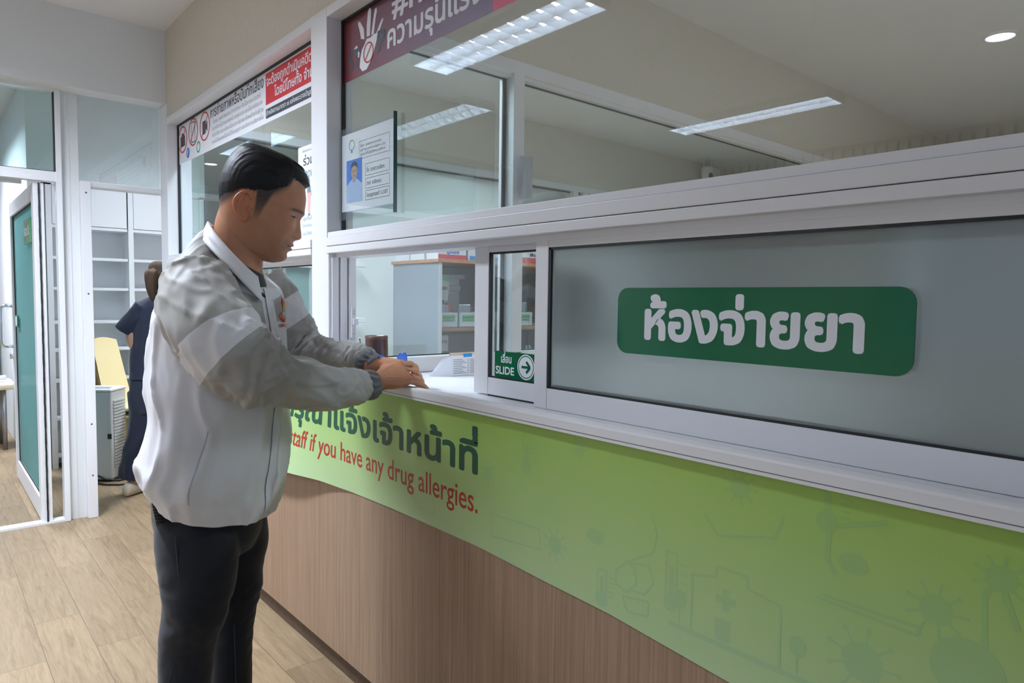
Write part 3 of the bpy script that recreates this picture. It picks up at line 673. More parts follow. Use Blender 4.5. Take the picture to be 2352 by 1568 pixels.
lettering([('ชื^่อร้าน  ศูนย์บริการสาธารณสุข', .138, .215, .012, .02, None), ('เลขที^่  ๑๒ ถ.เทศบาล ต.ในเมือง อ.เมือง', .138, .200, .012, .02, .17), ('ผู้มีหน้าที^่ปฏิบัติการ เภสัชกร', .138, .185, .012, .02, .17), ('ชื^่อ  นางสาวเภสัชกร', .183, .124, .018, .03, .12),
           ('สาขา  เภสัชกรรม', .183, .079, .018, .03, .10), ('ใบอนุญาตเลขที^่  ภ.21071', .183, .038, .018, .03, .14)], ngrey, lc, (1.1929, 2.338, 1.610), UX, UZ)
w = MB(); flat(w, [(.036, .030), (.150, .030), (.150, .180), (.036, .180)], O, UX, UZ, .0003); w.build('portrait_backdrop', mat('portrait_blue', (0.05, 0.20, 0.70), .5), lc, fix=False)
w = MB(); flat(w, [(.036, .030), (.150, .030), (.150, .090), (.125, .104), (.108, .112), (.08, .112), (.062, .104), (.036, .090)], O, UX, UZ, .0005); w.build('portrait_shirt', mat('portrait_pale_blue', (0.45, 0.58, 0.82), .5), lc, fix=False)
w = MB(); flat(w, disc_pts(.094, .136, .026, sx=.88), O, UX, UZ, .0007); flat(w, [(.082, .100), (.106, .100), (.106, .125), (.082, .125)], O, UX, UZ, .0006); w.build('portrait_face', mat('portrait_skin', (0.52, 0.33, 0.26), .5), lc, fix=False)
w = MB(); flat(w, [(.070, .138), (.069, .158), (.080, .170), (.094, .173), (.108, .170), (.119, .158), (.118, .138), (.112, .152), (.094, .158), (.076, .152)], O, UX, UZ, .0009)
for x_ in (.084, .104): flat(w, line_pts((x_-.005, .139), (x_+.005, .139), .0025), O, UX, UZ, .0009)
flat(w, line_pts((.087, .122), (.101, .122), .002), O, UX, UZ, .0009)
w.build('portrait_hair', ngrey, lc, fix=False)
w = MB()
for q in ring_pts(.075, .232, .016, .019, sx=1.1): flat(w, q, O, UX, UZ, .0003)
flat(w, [(.068, .205), (.082, .205), (.078, .215), (.072, .215)], O, UX, UZ, .0003); w.build('crest', mat('crest_green', (0.05, 0.25, 0.15), .5), lc, fix=False)

# poster on the glass left of the middle post
po = thing('hand_drawn_poster', 'white poster with a drawn woman, half hidden behind the middle post', 'poster', (1.2, 2.6, 1.73))
bx('sheet', paper, 1.2030, 1.2036, 2.484, 2.742, 1.537, 1.906, po)
O = (1.2028, 2.742, 1.537)
lettering([('ร่วมใจ', .05, .292, .050, .03, .15)], ngrey, po, O, UX, UZ)
lettering([('ลดพลัง', .065, .243, .045, .03, .13), ('เพื^่อลดการแพร่', .04, .345, .012, .01, .12), ('ปลูกต้นไม้ช่วยทุกวัน', .04, .072, .018, .02, .20), ('เปิดแอร์เวลา', .04, .045, .016, .02, .10), ('และใช้พัดลมช่วยกัน', .04, .012, .018, .02, .20)], mat('teal_ink', (0.10, 0.26, 0.32), .5), po, O, UX, UZ)
w = MB(); flat(w, [(.088, .10), (.112, .10), (.120, .18), (.098, .19), (.085, .18)], O, UX, UZ); flat(w, [(.115, .16), (.150, .185), (.148, .21), (.140, .205), (.112, .175)], O, UX, UZ); flat(w, disc_pts(.100, .222, .014), O, UX, UZ); w.build('drawn_trousers', mat('coral_ink', (0.76, 0.47, 0.45), .5), po, fix=False)
w = MB(); flat(w, [(.085, .18), (.118, .18), (.116, .206), (.088, .206)], O, UX, UZ, .0009); flat(w, disc_pts(.095, .230, .013), O, UX, UZ, .0009); flat(w, [(.09, .088), (.115, .088), (.108, .098), (.095, .098)], O, UX, UZ, .0009); w.build('drawn_jacket', mat('drawn_slate', (0.20, 0.28, 0.32), .5), po, fix=False)

# ================================================================== door leaf, standing open into the next room
dl = thing('glazed_door', 'green glazed door with white frame standing open into the next room', 'door', (0.548, 4.60, 0))
X0, X1, Y0, Y1 = 0.497, 0.548, 4.587, 5.885
w = MB(); w.rbox(X0, X1, Y0, Y0+0.085, 0.012, 1.905, 0.002); w.rbox(X0, X1, Y1-0.085, Y1, 0.012, 1.905, 0.002)
w.rbox(X0+.001, X1-.001, Y0+.085, Y1-.085, 1.815, 1.904, 0.002); w.rbox(X0+.001, X1-.001, Y0+.085, Y1-.085, 0.012, 0.135, 0.002); w.build('leaf_frame', alu, dl)
door_film = frosted('green_door_film', (0.40, 0.70, 0.69), 0.35, 0.75, gloss=0.05)
bx('pane', door_film, 0.518, 0.524, Y0+.085, Y1-.085, 0.135, 1.815, dl)
w = MB(); w.box(X0+.012, X0+.018, Y0+.085, Y1-.085, 1.811, 1.815); w.box(X0+.012, X0+.018, Y1-.089, Y1-.085, 0.135, 1.815); w.box(X0+.012, X0+.018, Y0+.085, Y1-.085, 0.135, 0.140); w.build('gasket', rubber, dl)
w = MB()
for k in range(60): w.box(0.5205+.0005*math.sin(k*1.7), 0.5285+.0005*math.sin(k*2.3), 4.579, 4.588, 0.012+k*1.893/60, 0.012+(k+1)*1.893/60)
w.build('brush_seal', rubber, dl)
w = MB(); w.tube([(X0, 5.845, 1.21), (X0-.045, 5.845, 1.21), (X0-.062, 5.845, 1.195), (X0-.065, 5.845, 1.17), (X0-.065, 5.845, 0.97), (X0-.062, 5.845, .945), (X0-.045, 5.845, .93), (X0, 5.845, .93)], 0.011, 14); w.build('pull_handle', chrome, dl)
w = MB(); w.lathe([(0, -.02), (.018, -.02), (.018, 0)], (X0, 5.845, 0.86), 20, axis='x'); w.build('lock_cylinder', chrome, dl)
es = thing('emergency_room_sign', 'small green acrylic sign fixed to the open glazed door', 'sign', (0.51, 4.95, 1.66))
w = MB(); w.rbox(0.503, 0.511, 4.80, 5.12, 1.590, 1.735, 0.004); w.build('board', mat('pale_green_acrylic', (0.10, 0.36, 0.16), 0.15), es)
lettering([('ห้องฉุกเฉิน', 0, 0, 0.075, 0.06, 0.25)], ink_w, es, (0.5025, 5.09, 1.64), UX, UZ)
s2 = thing('push_sign', 'tiny green and white sign at handle height on the open door', 'sign', (0.51, 5.6, 1.10))
w = MB(); w.rbox(0.503, 0.511, 5.60, 5.72, 1.07, 1.15, 0.003); w.build('board', sgreen2, s2)
bx('white_label', ink_w, 0.502, 0.5035, 5.64, 5.715, 1.08, 1.14, s2)

# ================================================================== the room beyond the door
bc = thing('wall_shelf_unit', 'tall white shelf unit with two cupboard doors over open shelves', 'shelf unit', (1.3, 6.2, 0))
YS = 6.0; DS = 0.20; Z8 = 2.105
w = MB()
for x in (0.725, 1.256, 1.78): w.box(x, x+.036, YS, YS+DS, 0, Z8)
w.box(0.725, 1.816, YS, YS+DS, Z8-.018, Z8+.0); w.build('carcass', white, bc)
bx('back_panel', white, 0.725, 1.816, YS+DS-.012, YS+DS, 0, Z8, bc)
for x in (0.761, 1.292):
    for z in (1.781, 1.552, 1.326, 1.076, 0.868, 0.640, 0.36, 0.08): bx('shelf', white, x, x+.489, YS+.004, YS+DS-.012, z, z+.021, bc)
    d_ = bx('cupboard_door', white, x+.003, x+.486, YS+.002, YS+.02, 1.806, Z8-.021, bc)
struct(bx('wall_shelves', wallw, 0.70, 1.83, 6.201, 6.45, 0, ZC))
w = MB(); w.box(0.70, 1.83, 6.02, 6.20, Z8+.0, ZC); struct(w.build('wall_bulkhead', wallw))
pu = thing('air_purifier', 'light grey boxy air purifier on the floor before the white shelves', 'air purifier', (0.98, 5.47, 0))
Mx = Matrix.Translation((0.965, 5.50, 0)) @ Matrix.Rotation(math.radians(-38), 4, 'Z')
def rb(mb, x0, x1, y0, y1, z0, z1, r=.006):
    k = MB(); k.rbox(x0, x1, y0, y1, z0, z1, r); mb.add([tuple(Mx @ Vector(q)) for q in k.v], k.f)
w = MB(); rb(w, -.20, .11, -.10, .11, .012, .628, .012); w.build('cabinet', mat('warm_grey_plastic', (.62, .62, .61), .5), pu)
w = MB(); rb(w, -.205, .115, -.105, .115, .628, .645, .006); w.build('top', white, pu)
w = MB()
for k in range(22): rb(w, .110, .117, -.07, .08, .09+k*.022, .102+k*.022, .001)
w.build('grille', mat('grille_grey', (.55, .55, .54), .5), pu)
w = MB(); rb(w, .085, .1115, -.104, -.098, .30, .335, .001); w.build('latch', black, pu)
w = MB()
for a in (-.17, .08): rb(w, a, a+.04, -.08, .08, 0, .013, .002)
w.build('foot', black, pu)
rc = MB(); k = MB(); k.rbox(-.02, .085, -.06, -.02, .645, .662, .006); rc.add([tuple(Mx @ Vector(q)) for q in k.v], k.f)
tag(rc.build('remote_control', white), 'white remote control lying on top of the grey air purifier', 'remote control')
cb = MB(); cb.tube([(0.86, 5.40, .03), (0.89, 5.36, .006), (0.93, 5.28, .006), (1.0, 5.22, .006), (1.08, 5.20, .006), (1.2, 5.25, .006), (1.4, 5.4, .006)], .006, 8)
cb.tube([(0.86, 5.40, .03), (0.90, 5.42, .05), (0.95, 5.37, .02), (1.03, 5.34, .006), (1.10, 5.36, .006), (1.16, 5.44, .006)], .006, 8)
tag(cb.build('power_cable', black), 'black power cable trailing on the floor from the grey air purifier', 'cable')
# two cream plastic chairs, stacked side by side behind the purifier
cream = mat('cream_plastic', (0.80, 0.66, 0.36), 0.45)
def chair(x, y, rz, label):
    t = thing('plastic_chair', label, 'chair', (0, 0, 0), 'cream plastic chairs by the shelves')
    w = MB()
    rows = []
    for i in range(13):
        u = i/12; rows.append([((-.19+.38*j/10)*(1-.12*u), -.19-.10*u-.025*math.cos((j-5)/5*1.4), .42+.48*u+(.025*math.sin(PI*j/10) if i == 12 else 0)) for j in range(11)])
    w.grid(rows); w.grid([[(p[0], p[1]-.012, p[2]) for p in r] for r in rows]); w.build('backrest', cream, t, fix=False)
    w = MB(); w.rbox(-.20, .20, -.20, .22, .405, .43, .01); w.build('seat', cream, t)
    for sx in (-1, 1):
        for sy in (-1, 1):
            w = MB(); w.tube([(sx*.17, sy*.17, .41), (sx*.20, sy*.20-.01, 0)], [.022, .017], 10); w.build('leg', cream, t)
    t.location = (x, y, 0); t.rotation_euler = (0, 0, rz); return t
chair(1.23, 5.66, math.radians(-128), 'cream plastic chair at the bottom of the stack behind the grey air purifier')
ch2 = chair(1.275, 5.625, math.radians(-128), 'cream plastic chair stacked on top of the other one behind the purifier'); ch2.location.z = 0.055
# glimpse past the open door at the far left of the picture
tr = thing('instrument_trolley', 'steel trolley with a pink tray, half hidden behind the open door', 'trolley', (0.45, 8.6, 0))
steel = mat('dull_steel', (.35, .36, .37), .35, metal=.9)
for x in (.15, .56):
    for y in (8.4, 8.9):
        w = MB(); w.tube([(x, y, 0.06), (x, y, .88)], .015, 10); w.build('leg', steel, tr)
        w = MB(); w.lathe([(0, -.02), (.04, -.02), (.04, .02), (0, .02)], (x, y, .04), 14, axis='x'); w.build('caster', black, tr)
w = MB(); w.box(.13, .58, 8.38, 8.92, .84, .87); w.box(.13, .58, 8.38, 8.92, .30, .32); w.build('shelf', steel, tr)
w = MB(); w.rbox(.14, .57, 8.39, 8.91, .87, .93, .01); w.build('pink_tray', mat('pink_plastic', (.75, .18, .26), .4), tr)
w = MB(); w.rbox(.18, .54, 8.45, 8.80, .32, .60, .02); tag(w.build('waste_bag', mat('green_plastic_bag', (.12, .36, .20), .5)), 'green plastic bag on the lower shelf of the trolley', 'bag')
cr = thing('stool_table', 'low cream table with a notepad seen past the open door', 'table', (0.40, 7.15, 0))
w = MB(); w.rbox(.10, .60, 6.95, 7.35, .50, .56, .02); w.build('table_top', mat('pale_cream', (.72, .66, .50), .5), cr)
for x in (.16, .52):
    for y in (7.0, 7.3): w = MB(); w.tube([(x, y, 0), (x, y, .5)], .018, 10); w.build('leg', steel, cr)
w = MB(); w.rbox(.30, .56, 7.0, 7.25, .5605, .575, .003); w.tube([(.40, 7.02, .59), (.54, 7.10, .59)], .022, 12)
tag(w.build('notepad', paper), 'white notepad with a rolled sheet on the low cream table', 'notepad')
struct(bx('wall_side', wallw, 0.62, 0.70, 6.02, 10.2, 0, ZC))
w = MB(); w.rbox(.60, .622, 7.55, 7.75, 1.20, 1.42, .004); sw = tag(w.build('switch_plate', white), 'white switch panel on the wall past the open door', 'switch')

# ================================================================== on and behind the pharmacy worktop
cu = thing('brown_cup', 'brown straight-sided cup standing behind the hands', 'cup', (1.56, 2.10, 1.005))
def spot_on(px, py, z): v = P(px, py, 1)-EYE; return EYE+v*((z-EYE.z)/v.z)
cx0, cy0 = 1.268, 2.218
k = 0.0425
w = MB(); w.lathe([(0, 1.0055), (k*1.02, 1.0055), (k*1.06, 1.012), (k*.95, 1.152), (k*.97, 1.158), (k*.93, 1.160), (k*.86, 1.155), (k*.88, 1.02), (0, 1.018)], (cx0, cy0, 0), 40)
cu.location = (cx0, cy0, 1.005); w.build('body', mat('brown_glaze', (0.085, 0.045, 0.033), 0.22), cu)
w = MB(); w.lathe([(k*.955, 1.148), (k*.985, 1.155), (k*.95, 1.161), (k*.90, 1.158)], (cx0, cy0, 0), 40); w.build('rim', mat('brown_rim', (0.12, 0.065, 0.05), 0.3), cu)
w = MB(); w.tube([pt(826, 776, 1.262), pt(834, 826, 1.29)], .0028, 8); tag(w.build('pen', mat('grey_pen', (.25, .27, .30), .3)), 'thin grey pen leaning beside the brown cup', 'pen')
tp = thing('tape_dispenser', 'blue plastic tape dispenser on the white worktop behind the hands', 'tape dispenser', (1.30, 1.92, 1.005))
blue = mat('blue_plastic', (0.075, 0.20, 0.66), 0.32)
dv = Vector((0.80, -0.60, 0)).normalized(); nv = Vector((-dv.y, dv.x, 0)); A0 = pt(925, 846, 1.27); A0.z = 1.0055; A0 = A0-dv*.132
prof = [(x*.95, z*1.06) for x, z in [(-.01, 0), (.158, 0), (.152, .090), (.146, .098), (.128, .098), (.122, .090), (.112, .050), (.095, .055), (.070, .082), (.03, .098), (-.02, .098), (-.05, .082), (-.06, .05), (-.05, 0)]]
w = MB()
for o_, a, b in ((0, -.030, -.020), (1, .020, .030)):
    w.add([A0+dv*p[0]+nv*a+Vector((0, 0, p[1])) for p in prof]+[A0+dv*p[0]+nv*b+Vector((0, 0, p[1])) for p in prof], [tuple(range(14)), tuple(reversed(range(14, 28)))]+[(i, (i+1) % 14, (i+1) % 14+14, i+14) for i in range(14)])
pb = [(-.034, 0), (.148, 0), (.148, .018), (-.034, .018)]
w.add([A0+dv*p[0]+nv*a+Vector((0, 0, p[1])) for a in (-.02, .02) for p in pb], [(0, 1, 2, 3), (7, 6, 5, 4), (0, 4, 5, 1), (1, 5, 6, 2), (2, 6, 7, 3), (3, 7, 4, 0)])
w.build('body', blue, tp)
w = MB(); w.obox(A0+dv*.130+Vector((0, 0, .097)), dv*.006, nv*.042, Vector((0, 0, .016))); w.build('cutter', chrome, tp)
w = MB(); w.tube([A0+dv*.006+nv*-.018+Vector((0, 0, .045)), A0+dv*.006+nv*.018+Vector((0, 0, .045))], .028, 28); w.build('tape_roll', mat('clear_tape', (.70, .66, .55), .3), tp)
hd = thing('leaflet_stand', 'stand of printed leaflets with a blue tab at the end of the worktop', 'leaflet holder', (1.66, 2.15, 1.005))
cyan = mat('cyan_plastic', (0.02, 0.30, 0.66), .4)
w = MB(); w.rbox(1.53, 1.74, 2.11, 2.117, 1.0055, 1.082, .001); w.build('front_leaflet', paper, hd)
w = MB(); w.box(1.532, 1.74, 2.122, 2.13, 1.0055, 1.092); w.build('folder', mat('pale_orange_card', (.80, .62, .45), .6), hd)
w = MB(); w.add([(1.455, 2.15, 1.0055), (1.53, 2.11, 1.0055), (1.53, 2.112, 1.085), (1.50, 2.135, 1.07)], [(0, 1, 2, 3)]); w.add([(1.456, 2.153, 1.0055), (1.531, 2.113, 1.0055), (1.531, 2.115, 1.085), (1.501, 2.138, 1.07)], [(3, 2, 1, 0)]); w.build('side_sheet', paper, hd)
w = MB()
for i in range(9):
    for j, (a, b) in enumerate(((1.537, 1.60), (1.615, 1.73))): w.box(a, b-.01*((i*7+j) % 3), 2.1094, 2.1098, 1.014+i*.0065, 1.0155+i*.0065)
w.box(1.606, 1.6075, 2.1094, 2.1098, 1.012, 1.068); w.build('print', ngrey, hd)
w = MB(); w.rbox(1.585, 1.625, 2.1075, 2.111, 1.076, 1.090, .0012); w.build('tab', cyan, hd)

# curled sheet and a faint print stuck on the partition post
w = MB(); rows = []
for i in range(15):
    t = i/14; z = 1.735+t*.180
    rows.append([(1.998+.072*u+.012*math.sin(PI*t)*(1-u)-.02*(1-u)*(t > .86)*(t-.86)*5, 2.262-.022*u*(1-u)-.012*(1-u)*t, z+.012*u) for u in np.linspace(0, 1, 8)])
w.grid(rows); w.grid([[(p[0], p[1]+.0006, p[2]) for p in r] for r in rows])
tag(w.build('curled_notice', mat('glossy_sheet', (.42, .45, .50), .2), fix=False), 'curled glossy sheet taped to the white post behind the upper window', 'notice')
cc = thing('wall_camera', 'small white security camera on a bracket below the far ceiling', 'security camera', (6.5, 4.3, 2.70))
w = MB(); w.rbox(6.56, 6.74, 4.30, 4.42, 2.62, 2.76, .015); w.build('bracket', white, cc)
w = MB(); w.lathe([(0, 2.60), (.05, 2.61), (.066, 2.65), (.066, 2.73), (.05, 2.745), (0, 2.75)], (6.46, 4.28, 0), 28); w.build('head', white, cc)
w = MB(); w.lathe([(0, -.012), (.035, -.008), (.04, 0)], (6.44, 4.222, 2.635), 24, axis='y'); w.build('lens', black, cc)
w = MB(); w.tube([(6.42, 4.30, 2.74), (6.42, 4.30, 2.84)], .006, 8); w.tube([(6.56, 4.30, 2.75), (6.56, 4.30, 2.84)], .006, 8); w.build('cable', white, cc)

# ================================================================== medicine cabinet in the glazed room
XC, YC, ZT = 2.63, 3.78, 1.540
mc = thing('medicine_cabinet', 'grey medicine cabinet with wood-edged top and glass doors', 'cabinet', (3.2, 4.0, 0))
greyp = mat('grey_board', (0.26, 0.30, 0.335), 0.5)
dgrey = mat('dark_grey_board', (0.14, 0.15, 0.17), 0.6)
w = MB(); w.box(XC, XC+.02, YC, YC+.58, 0, ZT); w.box(XC+1.58, XC+1.60, YC, YC+.58, 0, ZT); w.build('side_panel', greyp, mc)
bx('back_panel', dgrey, XC+.02, XC+1.58, YC+.56, YC+.58, 0, ZT, mc)
bx('edge_strip', mat('pale_grey_edge', (.55, .57, .58), .5), XC-.002, XC+.024, YC-.003, YC, 0, ZT, mc)
w = MB(); w.rbox(XC-.012, XC+1.61, YC-.01, YC+.59, ZT, ZT+.022, .002); w.build('top', orange_wood, mc)
for z in (1.075, 0.62, 0.15): bx('shelf', orange_wood, XC+.02, XC+1.58, YC+.03, YC+.56, z, z+.028, mc)
cab_glass = clear_glass('cabinet_glass', (0.90, 0.93, 0.94), 1.5)
for x in (XC+.03, XC+.81):
    dd = bx('glass_door', cab_glass, x, x+.77, YC+.004, YC+.009, .02, ZT-.01, mc)
    w = MB(); w.box(x+.005 if x > 3 else x+.755, x+.02 if x > 3 else x+.77, YC-.004, YC+.012, .9, .96); w.build('clip', greyp, dd)
# white bins with green labels on the middle shelf
binw = mat('white_bin', (.80, .81, .83), .5); lab_g = mat('green_label', (.26, .60, .28), .6); lab_t = mat('label_print', (.04, .10, .05), .6)
def bin_(x, wd, label, text):
    t = thing('medicine_bin', label, 'storage bin', (x, YC+.05, 1.103), 'white medicine bins on the cabinet shelf')
    w = MB(); y0, y1, z0, z1 = YC+.045, YC+.40, 1.1035, 1.205
    for q in ((x, x+wd, y0, y0+.003), (x, x+wd, y1-.003, y1), (x, x+.003, y0, y1), (x+wd-.003, x+wd, y0, y1)): w.box(*q, z0, z1)
    w.box(x, x+wd, y0, y1, z0, z0+.003); w.build('tray', binw, t)
    bx('card', lab_g, x+wd*.18, x+wd*.84, y0-.0012, y0, 1.142, 1.187, t)
    lettering([(text, 0, 0.024, .019, .04, wd*.60), ('500 mg tablet', wd*.1, 0.006, .010, .03, wd*.4)], lab_t, t, (x+wd*.20, y0-.0013, 1.142), (1, 0, 0), UZ)
for x, wd, lb, tx in ((2.665, .158, 'white bin with a green label, first from the grey side panel', 'Paracetamol 325'), (2.832, .158, 'white bin with a green label, second from the grey side panel', 'Amoxycillin 250'), (2.998, .16, 'white bin mostly hidden behind the window stile', 'Ibuprofen 400'), (3.35, .17, 'white bin with a green label beside the partition post', 'Paracetamol 325')):
    bin_(x, wd, lb, tx)
# blister packs and boxes standing in the bins
foil = mat('foil_blister', (.62, .64, .68), .25, metal=.6); boxw = mat('carton_white', (.74, .75, .77), .6); boxr = mat('carton_red', (.50, .06, .07), .6); boxb = mat('carton_blue', (.10, .30, .62), .55)
for i, (x, wd, h, m_) in enumerate(((2.685, .05, .055, foil), (2.745, .03, .05, foil), (2.775, .04, .065, boxr), (2.85, .10, .055, foil), (2.955, .03, .035, boxr), (3.37, .05, .05, foil), (3.44, .045, .075, foil))):
    w = MB(); w.rbox(x, x+wd, YC+.07+.02*(i % 3), YC+.10+.02*(i % 3), 1.107, 1.205+h, .004)
    tag(w.build('blister_pack' if m_ is foil else 'small_carton', m_), ('silver blister pack' if m_ is foil else 'small red and white carton')+' sticking out of a white bin in the cabinet', 'medicine pack', 'packs standing in the white bins')
# cards and stacked cartons behind the glass
w = MB(); w.obox((2.72, YC+.10, 1.375), (.125, 0, 0), (0, .002, 0), (.018, 0, .175)); cdd = w.build('price_card', mat('card_white', (.70, .74, .70), .6)); tag(cdd, 'white and green card reading 850 behind the cabinet glass', 'card')
w = MB(); w.obox((2.735, YC+.0985, 1.44), (.125, 0, 0), (0, .001, 0), (.004, 0, .04)); w.build('green_band', lab_g, cdd)
lettering([('XIN 850', 0, 0, .030, .06, .105)], ngrey, cdd, (2.665, YC+.0982, 1.36), (1, 0, 0), UZ)
for i, (x, z, h) in enumerate(((2.97, 1.105, .25), (2.98, 1.357, .04), (2.97, 1.399, .05), (3.02, 1.45, .03), (2.90, 1.32, .09))):
    if i == 4: continue
    w = MB(); w.rbox(x, x+.14, YC+.42, YC+.53, z, z+h, .002); tag(w.build('carton', boxw), 'white carton in the stack at the back of the cabinet, %s' % ('tall one at the foot', 'second from the foot', 'third from the foot', 'topmost')[i], 'carton', 'stacked cartons behind the cabinet glass')
w = MB(); w.obox((2.73, YC+.12, .99), (.13, 0, 0), (0, .002, 0), (0, 0, .11)); w.build('shelf_note', boxw); o_ = bpy.data.objects['shelf_note']; tag(o_, 'white note hanging below the cabinet shelf', 'note')
lettering([('ยาโรคหัวใจ', 0, 0, .03, .03, .11)], ngrey, o_, (2.675, YC+.1188, .99), (1, 0, 0), UZ)
w = MB(); w.rbox(2.66, 2.745, YC+.10, YC+.20, .65, .90, .002); tag(w.build('red_carton', boxr), 'red carton on the low shelf behind the cabinet glass', 'carton')
# EUCOR boxes and plain cartons on top
zt = ZT+.0225
def carton(x, y, z, wx, wy, h, m_body, label, band=None, text=None, tcol=None, grp='medicine cartons on the cabinet', tsize=.030):
    t = thing('medicine_carton', label, 'carton', (x, y, z), grp)
    w = MB(); w.rbox(x, x+wx, y, y+wy, z, z+h, .0015); w.build('box', m_body, t)
    if band: bx('band', band, x+.002, x+wx-.002, y-.0008, y-.0001, z+.002, z+h*.42, t)
    if text: lettering([(text, 0, 0, tsize, .07, wx*.44)], tcol, t, (x+wx*.30, y-.0012, z+h*.52), (1, 0, 0), UZ)
    return t
navy_ink = mat('navy_ink', (.012, .025, .10), .5); blue_ink = mat('bright_blue_ink', (.02, .16, .62), .5)
hb = .078
carton(2.625, YC+.36, zt, .12, .18, .105, boxw, 'plain white carton at the back corner of the cabinet top')
carton(2.62, YC+.165, zt, .13, .17, .098, boxw, 'plain white carton in the middle of the cabinet top edge')
carton(2.628, YC+.01, zt, .235, .14, hb, boxw, 'white and red carton at the front corner of the cabinet top', boxr, 'ยูคอร์', blue_ink)
carton(2.628, YC+.01, zt+hb+.0005, .235, .14, hb, boxw, 'white and red carton lying second from the bottom at the cabinet corner', boxr)
carton(2.632, YC+.02, zt+2*hb+.001, .235, .14, hb, boxw, 'white and red carton lying third from the bottom at the cabinet corner', boxr)
carton(2.635, YC+.03, zt+3*hb+.0015, .25, .13, .05, boxw, 'topmost white carton of the pile at the cabinet corner', None, 'ยูคอร์', blue_ink, tsize=.02)
carton(2.885, YC+.005, zt, .30, .15, hb, boxw, 'white and blue carton lettered EUCOR on the cabinet top', boxb, 'EUCOR', navy_ink)
carton(2.885, YC+.005, zt+hb+.0005, .30, .15, hb, boxw, 'white and blue carton lying on the one lettered EUCOR', boxb)
carton(3.36, YC+.005, zt, .30, .14, .11, boxw, 'white and red carton beyond the partition post on the cabinet top', boxr, 'ลีเมก', navy_ink)
# small stationery on the pale wall beside the cabinet
for i, z in enumerate((1.515, 1.12)):
    t = thing('wall_tray', ('upper' if i == 0 else 'lower')+' narrow white tray on the pale wall by the window jamb', 'wall tray', (2.30, 4.44, z))
    w = MB(); w.rbox(2.27, 2.43, 4.40, 4.478, z, z+.035, .003); w.build('shelf', white, t)
    w = MB(); w.rbox(2.275, 2.36, 4.41, 4.47, z-.09, z-.002, .008); w.build('roll', mat('cream_roll_%d' % i, (.72, .66, .52), .6), t)

# ================================================================== people
def crom(p0, p1, p2, p3, t):
    return 0.5*((2*p1)+(p2-p0)*t+(2*p0-5*p1+4*p2-p3)*t*t+(3*p1-p0-3*p2+p3)*t**3)
def loft_pts(rings, n=40, sub=6, disp=None, ex=2.0):
    """rings: (centre, u, v): closed cross-sections in the plane of u and v, smoothly interpolated."""
    R = [np.array([list(c), list(u), list(v)], float) for c, u, v in rings]; out = []
    m = len(R)
    for i in range(m-1):
        q = [R[max(i-1, 0)], R[i], R[i+1], R[min(i+2, m-1)]]
        for k in range(sub+(1 if i == m-2 else 0)):
            c, u, v = crom(*q, k/sub); row = []; t = i+k/sub
            for j in range(n):
                a = 2*PI*j/n; ca, sa = math.cos(a), math.sin(a)
                if ex != 2.0: ca = math.copysign(abs(ca)**(2/ex), ca); sa = math.copysign(abs(sa)**(2/ex), sa)
                p = c+u*ca+v*sa
                if disp:
                    d = p-c; L = np.linalg.norm(d)+1e-9; p = p+d/L*disp(t, a, p)
                row.append(tuple(p))
            out.append(row)
    return out
def loft(mb, rings, n=40, sub=6, disp=None, mi=0, caps=True, ex=2.0):
    rows = loft_pts(rings, n, sub, disp, ex); b = len(mb.v); mb.grid(rows, mi, closed=True)
    if caps:
        mb.f += [tuple(b+k for k in reversed(range(n))), tuple(b+(len(rows)-1)*n+k for k in range(n))]; mb.m += [mi]*2; mb.sm += [True]*2
    return rows
def limb(mb, pts, n=24, sub=5, disp=None, mi=0, caps=True, flat_=1.0, up=None):
    """pts: (Vector, radius) along a limb; sections square to the path."""
    ps = [Vector(p) for p, r in pts]; rings = []; U = Vector(up) if up else None
    for i, (p, r) in enumerate(pts):
        t = (ps[min(i+1, len(ps)-1)]-ps[max(i-1, 0)]).normalized()
        if U is None: U = t.orthogonal().normalized()
        U = (U-t*U.dot(t)).normalized(); V_ = t.cross(U); rings.append((ps[i], U*r*flat_, V_*r))
    return loft(mb, rings, n, sub, disp, mi, caps)
def remesh(mb, name, mats, parent, voxel, smooth=4, extra=None):
    o = mb.build(name+'_raw', mats, None); md = o.modifiers.new('r', 'REMESH'); md.mode = 'VOXEL'; md.voxel_size = voxel; md.use_smooth_shade = True
    if smooth: ms = o.modifiers.new('s', 'SMOOTH'); ms.factor = 0.5; ms.iterations = smooth
    me = bpy.data.meshes.new_from_object(o.evaluated_get(bpy.context.evaluated_depsgraph_get()))
    old = o.data; bpy.data.objects.remove(o); bpy.data.meshes.remove(old)
    me.name = name; me.materials.clear()
    for m in (mats if isinstance(mats, (list, tuple)) else [mats]): me.materials.append(m)
    me.polygons.foreach_set('use_smooth', [True]*len(me.polygons))
    o = bpy.data.objects.new(name, me); COL.objects.link(o)
    if parent is not None: adopt(o, parent)
    return o
def fbm(x, y, z, H=1.0, oct=3): return noise.fractal(Vector((x, y, z)), H, 2.0, oct)
def g2(x, y, sx, sy): return math.exp(-(x/sx)**2-(y/sy)**2)
def sst(a, b, x): t = max(0.0, min(1.0, (x-a)/(b-a))); return t*t*(3-2*t)

